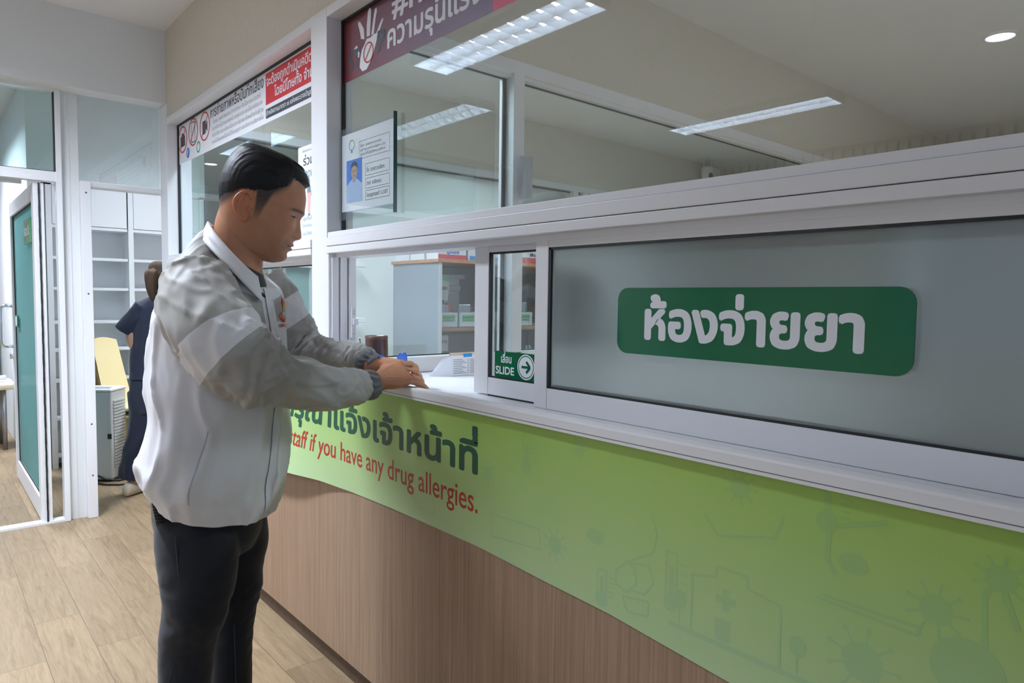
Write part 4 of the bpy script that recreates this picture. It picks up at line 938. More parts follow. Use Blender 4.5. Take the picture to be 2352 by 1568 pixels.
def cloth(name, color, rough=0.62, bump=0.12, scale=900, sheen=0.2):
    m = mat(name, color, rough, bump=bump, bump_scale=scale); m.node_tree.nodes['Principled BSDF'].inputs['Sheen Weight'].default_value = sheen; return m
jk_white = cloth('white_nylon', (0.80, 0.80, 0.83), 0.6); jk_grey = cloth('grey_nylon', (0.42, 0.41, 0.385), 0.58); jk_cuff = cloth('dark_grey_knit', (0.135, 0.14, 0.15), 0.6, .3, 600)
tee = cloth('black_green_cotton', (0.012, 0.018, 0.017), 0.85)
def skin_mat():
    m = bpy.data.materials.new('skin'); m.use_nodes = True; nt = m.node_tree; b = nt.nodes['Principled BSDF']
    at = nt.nodes.new('ShaderNodeAttribute'); at.attribute_name = 'tint'
    n = nt.nodes.new('ShaderNodeTexNoise'); n.inputs['Scale'].default_value = 38; n.inputs['Detail'].default_value = 5
    tc = nt.nodes.new('ShaderNodeTexCoord'); nt.links.new(tc.outputs['Object'], n.inputs['Vector'])
    mr = nt.nodes.new('ShaderNodeMapRange'); mr.inputs['To Min'].default_value = 0.86; mr.inputs['To Max'].default_value = 1.12
    nt.links.new(n.outputs['Fac'], mr.inputs[0])
    h = nt.nodes.new('ShaderNodeHueSaturation'); nt.links.new(mr.outputs[0], h.inputs['Value']); nt.links.new(at.outputs['Color'], h.inputs['Color'])
    nt.links.new(h.outputs[0], b.inputs['Base Color']); b.inputs['Roughness'].default_value = 0.42; b.inputs['Specular IOR Level'].default_value = 0.45
    b.inputs['Subsurface Weight'].default_value = 0.12; b.inputs['Subsurface Radius'].default_value = (0.8, 0.3, 0.15); b.inputs['Subsurface Scale'].default_value = 0.008
    n2 = nt.nodes.new('ShaderNodeTexNoise'); n2.inputs['Scale'].default_value = 420; bp = nt.nodes.new('ShaderNodeBump'); bp.inputs['Strength'].default_value = 0.10; bp.inputs['Distance'].default_value = 0.001
    nt.links.new(tc.outputs['Object'], n2.inputs['Vector']); nt.links.new(n2.outputs['Fac'], bp.inputs['Height']); nt.links.new(bp.outputs[0], b.inputs['Normal'])
    return m
skin = skin_mat()
def hair_mat(name, c0, c1, rough=0.46):
    m = bpy.data.materials.new(name); m.use_nodes = True; nt = m.node_tree; b = nt.nodes['Principled BSDF']
    tc = nt.nodes.new('ShaderNodeTexCoord'); mp = nt.nodes.new('ShaderNodeMapping'); mp.inputs['Scale'].default_value = (22, 90, 160); mp.inputs['Rotation'].default_value = (0, 0.5, -0.4)
    n = nt.nodes.new('ShaderNodeTexNoise'); n.inputs['Scale'].default_value = 4; n.inputs['Detail'].default_value = 6
    nt.links.new(tc.outputs['Object'], mp.inputs[0]); nt.links.new(mp.outputs[0], n.inputs['Vector'])
    r = nt.nodes.new('ShaderNodeValToRGB'); r.color_ramp.elements[0].color = (*c0, 1); r.color_ramp.elements[1].color = (*c1, 1)
    nt.links.new(n.outputs['Fac'], r.inputs[0]); nt.links.new(r.outputs[0], b.inputs['Base Color']); b.inputs['Roughness'].default_value = rough
    bp = nt.nodes.new('ShaderNodeBump'); bp.inputs['Strength'].default_value = 0.25; bp.inputs['Distance'].default_value = 0.003
    nt.links.new(n.outputs['Fac'], bp.inputs['Height']); nt.links.new(bp.outputs[0], b.inputs['Normal'])
    b.inputs['Specular IOR Level'].default_value = 0.25
    ea = nt.nodes.new('ShaderNodeAttribute'); ea.attribute_name = 'edge'; fn = nt.nodes.new('ShaderNodeTexNoise'); fn.inputs['Scale'].default_value = 900
    gt = nt.nodes.new('ShaderNodeMath'); gt.operation = 'GREATER_THAN'; ad = nt.nodes.new('ShaderNodeMath'); ad.operation = 'MULTIPLY_ADD'; ad.inputs[1].default_value = 1.1; ad.inputs[2].default_value = 0.22
    nt.links.new(tc.outputs['Object'], fn.inputs['Vector']); nt.links.new(ea.outputs['Fac'], ad.inputs[0]); nt.links.new(ad.outputs[0], gt.inputs[0]); nt.links.new(fn.outputs['Fac'], gt.inputs[1]); nt.links.new(gt.outputs[0], b.inputs['Alpha'])
    return m
hair_black = hair_mat('black_hair', (0.004, 0.0045, 0.006), (0.013, 0.014, 0.017))

# ---- head shape, in units of the head's own grid (1 unit = HS metres): a forward, b up, y to the left
HB = [-120, -117, -108, -96, -86, -76, -67, -60, -52, -40, -20, -5, 10, 30, 45, 60, 75, 90, 100, 105]
HF = [42, 58, 73, 79, 80.5, 83, 83.5, 83.5, 82, 80, 79, 79, 84, 80.5, 77, 70, 63, 50, 34, 12]
HK = [15, 5, -12, -36, -55, -68, -75, -79, -83, -87, -93, -97, -100, -101, -100, -98, -94, -85, -72, -52]
HW = [8, 22, 37, 46, 52, 57, 60.5, 62.5, 64.5, 67.5, 70.5, 72, 74, 75, 74.5, 72, 67, 56, 41, 22]
def head_pt(b, phi, extra=0.0):
    Fm, Bm, Wm = np.interp(b, HB, HF), np.interp(b, HB, HK), np.interp(b, HB, HW)
    a0 = -8; ca, sa = math.cos(phi), math.sin(phi)
    ex = 2.25; k = lambda x: math.copysign(abs(x)**(2/ex), x)
    R = (Fm-a0) if ca > 0 else (a0-Bm)
    a = a0+(R+extra)*k(ca); y = (Wm+extra)*k(sa)
    if ca > 0.0:
        ay = abs(y); f = 0
        N = np.interp(b, [-56, -52, -47, -41, -30, -18, -6, 2, 10], [0, 4, 13, 17, 13, 8, 3.0, 1.0, 0]); wn = np.interp(b, [-55, -41, -20, 0], [14, 12.5, 8.5, 8])
        f += N*math.exp(-(y/wn)**2)+6.5*g2(b+46, ay-14, 6, 6.5)
        f += 3.5*g2(b-11, ay-27, 9, 18)-7.5*g2(b+5, ay-30, 11, 17)+5.0*g2(b+9, ay-32, 7, 12)-2.0*g2(b+1.5, ay-31, 2.5, 14)
        f += 4*g2(b+34, ay-44, 18, 20)-2.5*g2(b+62, ay-34, 20, 8)
        f += 4.5*g2(b+64.5, y, 3.6, 22)+4.5*g2(b+74.5, y, 4.2, 19)-5.5*g2(b+69, y, 1.9, 25)-1.5*g2(b+57, y, 5, 4)
        f += 4*g2(b+99, y, 9, 17)-2.5*g2(b+84, y, 5, 18)
        a += f*min(1, ca*2.2)
    if b < -90 and ca < 0: a += 0
    return a, b, y
class Head:
    def __init__(s, O, fa, fb, fl, k): s.O, s.a, s.b, s.l, s.k = Vector(O), Vector(fa), Vector(fb), Vector(fl), k
    def w(s, a, b, y): return s.O+(s.a*a+s.b*b+s.l*y)*s.k
    def loc(s, p): d = (Vector(p)-s.O)/s.k; return d.dot(s.a), d.dot(s.b), d.dot(s.l)
    def add(s, mb, nb=120, nf=112):
        rows = [[s.w(*head_pt(b, 2*PI*j/nf)) for j in range(nf)] for b in np.linspace(-120, 105, nb)]
        n0 = len(mb.v); mb.grid(rows, closed=True)
        mb.f += [tuple(n0+k for k in reversed(range(nf))), tuple(n0+(nb-1)*nf+k for k in range(nf))]; mb.m += [0, 0]; mb.sm += [True, True]
        for sg in (-1, 1):       # ears: plate, helix, lobe, tragus
            out = [(-24, -3), (-33, 8), (-45, 5), (-54, -9), (-56, -24), (-49, -40), (-36, -52), (-24, -56), (-17, -48)]
            o_ = [np.array(q, float) for q in out]; out = [tuple(crom(o_[max(i-1, 0)], o_[i], o_[i+1], o_[min(i+2, 8)], k/4)) for i in range(8) for k in range(4)]+[out[-1]]
            E = lambda a, b, h: s.w(-30+(a+34)*.86, -22+(b+22)*.88, sg*(69.5+h*.85+max(0, -(a+22))*0.27))
            mb.tube([E(a, b, 3) for a, b in out], [s.k*r*.9 for r in np.interp(np.linspace(0, 8, 33), range(9), (3, 4.2, 4.6, 4.6, 4.4, 4.2, 5, 6, 4))], 10)
            c = (-35, -22); V = [E(a, b, 1.0) for a, b in out]+[E(a, b, -4.5) for a, b in out]; n = len(out)
            mb.add(V, [tuple(range(n)), tuple(reversed(range(n, 2*n)))]+[(i, i+n, (i+1) % n+n, (i+1) % n) for i in range(n)])
            mb.tube([E(-42, -2, 2), (E(-46, -16, 3)), E(-44, -30, 3), E(-34, -42, 2)], s.k*3, 8)
            mb.tube([E(-19, -20, 1), E(-20, -28, 4), E(-20, -36, 1)], s.k*3.4, 8)

def hand(mb, Wp, Mp, dors, thumb_side, k, bends, spread=(0.10, 0.03, -0.04, -0.12), thumb=(35, 20), rings_out=None):
    """Palm from wrist Wp to knuckles Mp, dorsal direction dors; four fingers of unequal length and a thumb leaving the palm's side near its base."""
    X = (Mp-Wp).normalized(); Z = (dors-X*dors.dot(X)).normalized(); Y = Z.cross(X)*thumb_side; L = (Mp-Wp).length
    pr = [(0.0, .026, .020), (.18, .029, .019), (.45, .039, .018), (.75, .0425, .016), (1.0, .042, .0125), (1.06, .036, .009)]
    loft(mb, [(Wp-X*.030, Y*.018*k, Z*.014*k)]+[(Wp+X*L*t-Z*.002*k*(1-t), Y*wd*k, Z*th*k) for t, wd, th in pr], 28, 5, ex=2.5)
    base = (.0305, .0105, -.0105, -.0290); lens = ((.043, .026, .022), (.047, .030, .023), (.044, .028, .023), (.035, .021, .020)); rad = (.0096, .0098, .0092, .0081)
    tips = []
    for f in range(4):       # tendons and knuckles on the back of the hand
        kn = Mp+Y*base[f]*k-X*.004*k; limb(mb, [(Wp+X*L*.25+Y*base[f]*.42*k+Z*.0155*k, .0022*k), (Wp+X*L*.6+Y*base[f]*.75*k+Z*.0125*k, .0034*k), (kn+Z*.0048*k, .0062*k), (kn+X*.010*k+Z*.0015*k, .0075*k)], 10, 3)
    for f in range(4):
        p = Mp+Y*base[f]*k-X*(.002+.006*(f == 3)+.002*(f == 0))*k-Z*.001; ang = 0; pts = [(p-X*.020*k-Z*.002*k, rad[f]*1.0*k), (p+Z*.0012*k, rad[f]*1.16*k)]
        side = X*1+Y*spread[f]; side.normalize(); seg = []
        for j in range(3):
            ang += math.radians(bends[f][j]); d = side*math.cos(ang)-Z*math.sin(ang); q = p+d*lens[f][j]*k
            pts.append((p+d*lens[f][j]*k*.5, rad[f]*(.93-.07*j)*k)); pts.append((q, rad[f]*(.99-.12*j)*k if j < 2 else rad[f]*.62*k)); seg.append((p.copy(), q.copy(), d.copy())); p = q
        limb(mb, pts, 14, 3); tips.append((seg, rad[f]*k, Z))
    a0, a1 = [math.radians(q) for q in thumb]
    p = Wp+X*L*.32+Y*.024*k-Z*.006*k; d0 = (X*math.cos(a0)+Y*math.sin(a0)-Z*.25).normalized(); q = p+d0*.045*k
    d1 = (X*math.cos(a0-a1)+Y*math.sin(a0-a1)-Z*.3).normalized(); r_ = q+d1*.034*k; d2 = (d1-Y*.15).normalized()
    limb(mb, [(p-d0*.012*k, .014*k), (p+d0*.022*k, .0145*k), (q, .0112*k), ((q+r_)/2, .0100*k), (r_, .0102*k), (r_+d2*.014*k, .0095*k), (r_+d2*.027*k, .0055*k)], 14, 3)
    return tips, (X, Y, Z)

# ---------------------------------------------------------------- the man
e_ = Vector((.930, -.367, 0)); v_ = Vector((.367, .930, 0)); zz = Vector((0, 0, 1))
ang = math.radians(-50); tf = Vector((math.cos(ang), math.sin(ang), 0)); tl = Vector((-tf.y, tf.x, 0))     # the torso is turned a little further than the head
def px_of(p):
    d = Vector(p)-EYE; k = d.dot(FWD); return CX+F_PX*d.dot(RIGHT)/k
def tring(L, R, py, D, ratio=1.55, ex_up=0.0):
    """An elliptical section of the turned torso whose outline spans pixels L to R of the photograph at the given depth."""
    m, a = (L+R)/2, (R-L)/2*D/F_PX
    for _ in range(14):
        c = P(m, py, D); xs = [px_of(c+tf*a*math.cos(t)+tl*a*ratio*math.sin(t)) for t in [2*PI*k/48 for k in range(48)]]
        lo, hi = min(xs), max(xs); a *= (R-L)/(hi-lo); m += ((L+R)-(lo+hi))/2
    return (P(m, py, D), tf*a+zz*ex_up*a, tl*a*ratio)
man = MB()
# head and neck
eh = math.radians(-27); efh = Vector((math.cos(eh), math.sin(eh), 0)); lh = Vector((-efh.y, efh.x, 0)); tilt = math.radians(20)
HS = 1.82/F_PX*1.01
hd_ = Head(P(610, 470, 1.80), efh*math.cos(tilt)-zz*math.sin(tilt), efh*math.sin(tilt)+zz*math.cos(tilt), lh, HS)
hd_.add(man)
nk = [(P(562, 470, 1.80), .052), (P(553, 520, 1.80), .060), (P(546, 570, 1.80), .0615), (P(538, 620, 1.80), .070), (P(520, 660, 1.80), .090)]
loft(man, [(c, (efh+zz*-.25).normalized()*r*1.05, lh*r) for c, r in nk], 36, 6)
# torso, arms and legs under the clothes
loft(man, [tring(440, 600, 625, 1.80, 1.5), tring(390, 625, 670, 1.80, 1.5), tring(365, 640, 760, 1.80, 1.5), tring(365, 635, 900, 1.80, 1.45), tring(370, 610, 1060, 1.80, 1.4), tring(390, 585, 1150, 1.80, 1.3), tring(410, 570, 1220, 1.80, 1.2)], 36, 4)
RW, RM = P(866, 875, 1.915), P(929, 855, 1.960)
LW, LM = P(857, 837, 2.000), P(918, 837, 2.035)
limb(man, [(P(450, 660, 1.64), .060), (P(515, 780, 1.58), .055), (P(570, 850, 1.61), .050), (P(690, 880, 1.74), .042), (P(800, 884, 1.85), .034), (RW, .027)], 20, 4)
limb(man, [(P(585, 650, 1.99), .058), (P(640, 740, 2.03), .052), (P(695, 805, 2.06), .046), (P(770, 826, 2.04), .040), (LW, .027)], 20, 4)
rleg = [(455, 1150, 1.75, .070), (455, 1240, 1.72, .080), (456, 1320, 1.70, .078), (450, 1400, 1.69, .060), (432, 1480, 1.70, .054), (420, 1580, 1.70, .050), (414, 1720, 1.70, .042), (411, 1850, 1.70, .040), (410, 1880, 1.70, .038)]
lleg = [(520, 1150, 1.86, .075), (533, 1240, 1.88, .085), (537, 1320, 1.88, .066), (538, 1400, 1.88, .052), (532, 1500, 1.88, .046), (532, 1600, 1.88, .042), (530, 1700, 1.88, .040), (529, 1765, 1.88, .038)]
for lg in (rleg, lleg): limb(man, [(P(a, b, D), r) for a, b, D, r in lg], 20, 4)
k_ = 1.10
tipsR, axR = hand(man, RW, RM, (zz*.80-v_*.60), 1, k_, ((18, 28, 18), (26, 34, 20), (36, 34, 20), (27, 13, 8)), spread=(.10, .03, -.05, -.20), thumb=(38, 18))
tipsL, axL = hand(man, LW, LM, (zz*.96-v_*.10), -1, k_, ((22, 30, 20), (24, 30, 20), (26, 30, 20), (26, 30, 20)), thumb=(40, 20))
for lg, s_ in ((rleg, 1), (lleg, 1)):
    a, b, D, r = lg[-1]; c = P(a, b, D); limb(man, [(Vector((c.x, c.y, .07))-tf*.05, .04), (Vector((c.x, c.y, .06))+tf*.05, .038), (Vector((c.x, c.y, .035))+tf*.16, .025)], 16, 4)
person = remesh(man, 'person', skin, None, 0.0021, 2)
tag(person, 'man in a white and grey jacket leaning on the service counter, hands on its edge', 'person')
# colouring of the skin: lips, shaved fade, brows, redder ears and knuckles, nails
me = person.data; col = np.zeros((len(me.vertices), 4)); base = np.array((0.51, 0.245, 0.135)); co = np.zeros(len(me.vertices)*3); me.vertices.foreach_get('co', co); co = co.reshape(-1, 3)
col[:, :3] = base; col[:, 3] = 1
nails = []
for tips in (tipsR, tipsL):
    for seg, r, Z in tips:
        p, q, d = seg[2]; up = (Z-d*Z.dot(d)).normalized(); nails.append((q-d*r*.55+up*r*.55, r*.75))
near = np.linalg.norm(co-np.array(hd_.O), axis=1) < 0.24
for i in np.nonzero(near)[0]:
    a, b, y = hd_.loc(co[i]); ay = abs(y); c = base.copy()
    lip = max(g2(b+65, y, 4.2, 23), g2(b+74, y, 4.5, 20)) if a > 55 else 0
    lip = sst(.45, .8, lip); c = c*(1-lip)+np.array((.30, .105, .085))*lip
    if a > 60 and abs(b+69.3) < 1.6 and ay < 25: c = np.array((.07, .025, .022))
    if a > 25:
        br = sst(.30, .75, g2(b-(10.5-.0035*(ay-24)**2), 0, 4.6, 1))*sst(9, 15, ay)*sst(58, 48, ay)*.9
        br *= .75+.35*fbm(a*.4, b*.9, y*.4); c = c*(1-br)+np.array((.020, .014, .011))*br
        st_ = .22*sst(-50, -62, b)*sst(30, 60, a+0*y); c = c*(1-st_)+np.array((.19, .12, .09))*st_
    if ay > 66 and -60 < a < -14 and -60 < b < 14: c = c*np.array((1.12, .88, .82))
    # hair cut short at the sides: darkens the scalp towards the longer hair above
    lo = np.interp(a, [-100, -80, -62, -45, -30, -16, -6, 4, 16, 30, 40, 47], [-62, -54, -34, -2, 4, 0, -50, -50, 4, 22, 34, 52]); hi = np.interp(a, [-100, -80, -60, -20, 20, 45, 70], [-44, -34, -8, 8, 26, 46, 66])
    if a < 52 and b > lo and not (ay > 73 and -58 < a < -14 and b < 10):
        f = .50+.48*sst(lo, hi-4, b); f *= .95+.10*fbm(a*.5, b*.5, y*.5); f *= sst(lo-1, lo+30, b)*sst(50, 42, a)
        f = max(0, min(1, f)); c = c*(1-f)+np.array((.011, .010, .010))*f
    col[i, :3] = c
for cn, r in nails:
    s_ = np.linalg.norm(co-np.array(cn), axis=1) < r; col[s_, :3] = np.array((.60, .36, .28))
for tips in (tipsR, tipsL):
    for seg, r, Z in tips:
        s_ = np.linalg.norm(co-np.array(seg[0][0]+Z*r*.4), axis=1) < .012; col[s_, :3] *= np.array((1.05, .90, .88))
at = me.color_attributes.new('tint', 'FLOAT_COLOR', 'POINT'); at.data.foreach_set('color', col.ravel())

# eyes
def eyes(Hd, par, r=11.5):
    ew = mat('eye_white', (.70, .67, .64), .15); ei = mat('iris_brown', (.022, .012, .008), .08); el = mat('eyelash', (.012, .009, .008), .6)
    for sg in (-1, 1):
        c = Hd.w(70.0-r, -8.0, sg*31); fdir = (Hd.a*.93+Hd.l*sg*.36-Hd.b*.20).normalized(); w = MB()
        bm = bmesh.new(); bmesh.ops.create_uvsphere(bm, u_segments=28, v_segments=20, radius=r*Hd.k)
        w.bm(bm, 0, True, Matrix.Translation(c) @ fdir.to_track_quat('Z', 'Y').to_matrix().to_4x4()); 
        w.m = [1 if (Vector(w.v[f[0]])-c).normalized().dot(fdir) > .86 else 0 for f in w.f]
        w.build('eye', [ew, ei], par)
        w = MB(); pts = [Hd.w(71.0-abs(t)**2*7.5-1.5*t*1, -4.4-2.2*t*t, sg*(31+13*t)) for t in np.linspace(-1, 1, 13)]
        w.tube(pts, [Hd.k*x for x in np.interp(np.linspace(-1, 1, 13), [-1, 0, 1], [.5, 1.25, .9])], 6); w.build('eyelash', el, par)
eyes(hd_, person)
# hair: longer on top, combed up and back, tapering into the shaved sides
def hair_shell(Hd, name, m, par, nb=90, nf=150):
    top = []; bot = []
    for i in range(nb):
        s_ = i/(nb-1); rt = []; rb_ = []
        for j in range(nf):
            ph = 2*PI*j/nf; q = abs((ph+PI) % (2*PI)-PI)/PI*180
            lo = np.interp(q, [0, 22, 38, 53, 61, 75, 95, 115, 135, 160, 180], [67, 69, 71, 67, 44, 27, 8, -2, -16, -32, -40])
            lo += 2.2*fbm(j*.55, 3.3, 1.1, .8, 3)*sst(20, 60, q)+3.0*fbm(math.cos(ph)*6, math.sin(ph)*6, 2, .8, 2)*sst(40, 80, q); b = lo+(104.9-lo)*s_
            T = np.interp(b, [lo-1, lo+8, lo+30, 80, 105], [0.15, np.interp(q, [0, 36, 50, 180], [9, 4, .6, .6]), np.interp(q, [0, 60, 110, 180], [9.5, 4.5, 4.5, 5.0]), np.interp(q, [0, 60, 180], [10.5, 9, 8]), 12])
            a, b2, y = head_pt(b, ph, 0); a1, b1, y1 = head_pt(b, ph, T)
            lift = sst(60, 104, b)*11*np.interp(a, [-100, -55, 10, 60], [.6, 1, .9, .6]); strand = .9*fbm(y*.30+a*.02, b*.02, a*.015, .8, 4)+.45*math.sin(y*1.1+a*.03+2*fbm(a*.03, y*.05, 0))
            rt.append(Hd.w(a1+(2.5*sst(30, 5, q)*sst(lo, lo+8, b)), b1+lift+strand*.8*sst(lo, lo+20, b), y1*(1+.012*strand))); rb_.append(Hd.w(a*.985, b2-1, y*.985))
        top.append(rt); bot.append(rb_)
    w = MB(); w.grid(top, closed=True); n0 = len(w.v); w.f += [tuple((nb-1)*nf+k for k in range(nf))]; w.m += [0]; w.sm += [True]
    w.grid([bot[0], top[0]], closed=True)
    o = w.build(name, m, par); at = o.data.color_attributes.new('edge', 'FLOAT_COLOR', 'POINT')
    for i in range(nb):
        for j in range(nf):
            q = abs((2*PI*j/nf+PI) % (2*PI)-PI)/PI*180; e = sst(0, .22, i/(nb-1))*.95 if q > 44 else 1.0
            at.data[i*nf+j].color = (e, e, e, 1)
    for k in range(nb*nf, len(o.data.vertices)): at.data[k].color = (0, 0, 0, 1) if (2*PI*((k-nb*nf) % nf)/nf) and abs((2*PI*((k-nb*nf) % nf)/nf+PI) % (2*PI)-PI)/PI*180 > 44 else (1, 1, 1, 1)
    return o
hair_shell(hd_, 'hair', hair_black, person)

# jacket body
def jdisp(t, a, p):
    z = p[2]; d = .009*fbm(a*1.6, z*3.4, 3.1, 1.0, 2)+.006*(1-abs(fbm(a*2.2+z*5, z*2.0-a*.8, 7.7, .9, 2)))-.0035+.009*max(0, 1-abs(fbm(a*1.4+z*2.2, z*3.5-a*1.1, 4.4, 1.1, 2))*2.6)**2
    low = sst(1.05, .80, z); d += .007*low*math.sin(a*4+14*z+3*fbm(a, z*3, 1))*sst(.72, .84, z)+.006*low*fbm(a*2.5, z*9, 5)*sst(.70, .80, z)
    return d*(0.35+.65*sst(1.40, 1.25, z))
JR = [tring(482, 580, 572, 1.80, 1.25, -1.25), tring(448, 604, 592, 1.80, 1.5, -.85), tring(408, 628, 626, 1.80, 1.62, -.35), tring(376, 641, 668, 1.80, 1.62), tring(353, 651, 726, 1.80, 1.55), tring(342, 660, 800, 1.80, 1.5), tring(336, 666, 880, 1.80, 1.5),
      tring(338, 667, 950, 1.80, 1.5), tring(322, 664, 1020, 1.80, 1.5), tring(313, 656, 1060, 1.80, 1.5, -.22), tring(326, 649, 1100, 1.80, 1.5, -.34), tring(345, 640, 1131, 1.80, 1.5, -.36), tring(349, 637, 1138, 1.80, 1.5, -.36)]
rows = loft_pts(JR, 160, 14, jdisp)
jm = MB(); jm.grid(rows, closed=True); inner = [[tuple(Vector(rows[i][0]).lerp(Vector(p), 1)*1.0) for p in rows[i]] for i in (-1,)]
cen = [sum((Vector(p) for p in r), Vector())/len(r) for r in rows]
jm.grid([rows[-1], [tuple(cen[-1]+(Vector(p)-cen[-1])*.965+zz*.002) for p in rows[-1]], [tuple(cen[-12]+(Vector(p)-cen[-12])*.955) for p in rows[-12]], [tuple(cen[-40]+(Vector(p)-cen[-40])*.93) for p in rows[-40]]], closed=True)
nr = len(rows); nn_ = 160
def torso_zone(i, j):
    q = ((j/nn_*360+180) % 360)-180              # 0 front, -90 his right, +90 his left
    t = i/14; aq = abs(q)
    py_ = np.interp(t, range(len(JR)), [566, 586, 622, 668, 726, 800, 880, 950, 1020, 1060, 1100, 1131, 1138])
    edge = np.interp(aq, [0, 30, 44, 54, 62, 70, 80, 110, 140, 165, 180], [0, 0, 560, 640, 690, 750, 770, 705, 640, 595, 560])
    zone = (edge-py_)/30
    if 5 < aq < 34: zone = max(zone, min((aq-9)/4, (29-aq)/4, (py_-668-1.2*(29-aq))/30, (742-1.5*(aq-9)-py_)/30))
    return max(-1.0, min(1.0, zone))
def two_tone():
    m = jk_white.copy(); m.name = 'white_and_grey_nylon'; nt = m.node_tree; b = nt.nodes['Principled BSDF']; at = nt.nodes.new('ShaderNodeAttribute'); at.attribute_name = 'grey_zone'
    gt = nt.nodes.new('ShaderNodeMath'); gt.operation = 'GREATER_THAN'; gt.inputs[1].default_value = 0.5; mx = nt.nodes.new('ShaderNodeMixRGB'); mx.inputs[1].default_value = (0.80, 0.80, 0.84, 1); mx.inputs[2].default_value = (0.42, 0.41, 0.385, 1)
    nt.links.new(at.outputs['Fac'], gt.inputs[0]); nt.links.new(gt.outputs[0], mx.inputs[0]); nt.links.new(mx.outputs[0], b.inputs['Base Color']); return m
jacket = jm.build('jacket', two_tone(), person, fix=False)
at = jacket.data.color_attributes.new('grey_zone', 'FLOAT_COLOR', 'POINT')
for i in range(nr):
    for j in range(nn_): g_ = .5+.5*torso_zone(i, j); at.data[i*nn_+j].color = (g_, g_, g_, 1)
for k in range(nr*nn_, len(jacket.data.vertices)): at.data[k].color = (0, 0, 0, 1)
# sleeves
def fold(seed, A, kx, elbow):
    def d(t, a, p):
        f1 = 1-abs(fbm(t*kx*(.55+.45*sst(1.5, 3.5, t))+1.1*math.sin(a+seed), math.cos(a)*.9+seed, math.sin(a)*.9, 1.0, 2)); f2 = fbm(t*1.3+seed, math.cos(a-.6*t)*1.7, math.sin(a-.6*t)*1.7, .9, 2)
        k = (.55+.65*math.exp(-((t-elbow)/1.2)**2))*np.interp(t, [0, 4, 5, 6, 6.6, 7], [1, .8, .62, .5, .42, .15])
        c1 = 1-abs(fbm(t*kx*.8+1.6*a/PI+seed*3, math.cos(a+t*.35)*1.2, math.sin(a+t*.35)*1.2, 1.1, 2))*2.2
        return A*k*((f1-.62)*1.1+f2*.7+.55*max(0, c1)**3-.12)
    return d
RS = [(452, 640, 1.68, .078), (462, 706, 1.63, .093), (520, 794, 1.585, .096), (572, 846, 1.60, .085), (640, 866, 1.67, .0675), (748, 891, 1.79, .0575), (812, 888, 1.860, .0510), (838, 885, 1.890, .0385)]
LS = [(590, 640, 2.00, .078), (632, 716, 2.03, .082), (674, 778, 2.055, .076), (706, 806, 2.06, .066), (755, 822, 2.045, .056), (800, 822, 2.03, .050), (822, 823, 2.018, .047), (836, 826, 2.011, .037)]
def sleeve(S, dsp, band, name='sleeve'):
    pts = [(P(a, b, D), r) for a, b, D, r in S]; w = MB(); n0 = 0
    limb(w, pts, 96, 22, dsp, caps=False, up=(0, 0, 1)); w.m = [(1 if band[0] <= (k//96)/22 <= band[1] else 0) for k in range(len(w.f))]
    return w.build(name, [jk_grey, jk_white], jacket, fix=False)
sr = sleeve(RS, fold(1.7, .016, 1.7, 3.6), (1.74, 2.36)); sl = sleeve(LS, fold(5.2, .0145, 1.7, 3.2), (.75, 1.50))
for S, ends, sd in ((RS, [(838, 885, 1.890, .0400), (846, 884, 1.896, .0415), (856, 882, 1.905, .0395), (863, 880, 1.911, .0345), (865, 880, 1.913, .0310), (864, 880, 1.911, .0240)], 2.0), (LS, [(834, 826, 2.012, .0385), (840, 828, 2.009, .0395), (847, 831, 2.006, .0370), (853, 834, 2.003, .0325), (855, 835, 2.002, .0290), (854, 835, 2.003, .0230)], 4.0)):
    w = MB(); limb(w, [(P(a, b, D), r) for a, b, D, r in ends], 72, 6, lambda t, a, p, sd=sd: .0022*math.sin(a*13+sd+1.5*math.sin(t*1.3+a*2))*sst(-.2, .8, t)*sst(3.4, 2.6, t), caps=False, up=(0, 0, 1)); w.build('cuff', jk_cuff, jacket, fix=False)
# collar, folded down round the neck with a gap at the throat
def col_pt(s_, th):
    bi, fi = P(483, 512, 1.80), P(601, 640, 1.79); bm_, fm = P(478, 508, 1.80), P(604, 642, 1.79); bo, fo = P(463, 541, 1.80), P(618, 700, 1.79)
    key = [(bi+Vector((0, 0, -.03)), fi+Vector((0, 0, -.02)), .068), (bi, fi, .074), (bm_, fm, .083), (bo, fo, .122), (bo+Vector((0, 0, -.004)), fo+Vector((0, 0, -.004)), .119)]
    k = min(int(s_), 3); t = s_-k; B = key[k][0].lerp(key[k+1][0], t); Fp = key[k][1].lerp(key[k+1][1], t); r = key[k][2]+(key[k+1][2]-key[k][2])*t
    c = (B+Fp)/2; u = (Fp-B)/2; sag = .012*math.sin(th)**2
    return c+u*math.cos(th)+lh*r*math.sin(th)+zz*(-sag+(.018 if s_ > 2.5 else .006)*math.sin(th)**2)
w = MB(); rows = []
for s_ in np.linspace(0, 4, 25): rows.append([col_pt(s_, th) for th in np.linspace(math.radians(27), math.radians(333), 80)])
w.grid(rows); w.build('collar', jk_white, jacket, fix=False)
w = MB(); loft(w, [(P(552, 600, 1.80), (efh-zz*.6).normalized()*.066, lh*.064), (P(560, 622, 1.80), (efh-zz*.7).normalized()*.070, lh*.070), (P(572, 652, 1.80), (efh-zz*.8).normalized()*.076, lh*.08), (P(562, 660, 1.80), (efh-zz*.8).normalized()*.048, lh*.05)], 40, 5); w.build('shirt', tee, person)
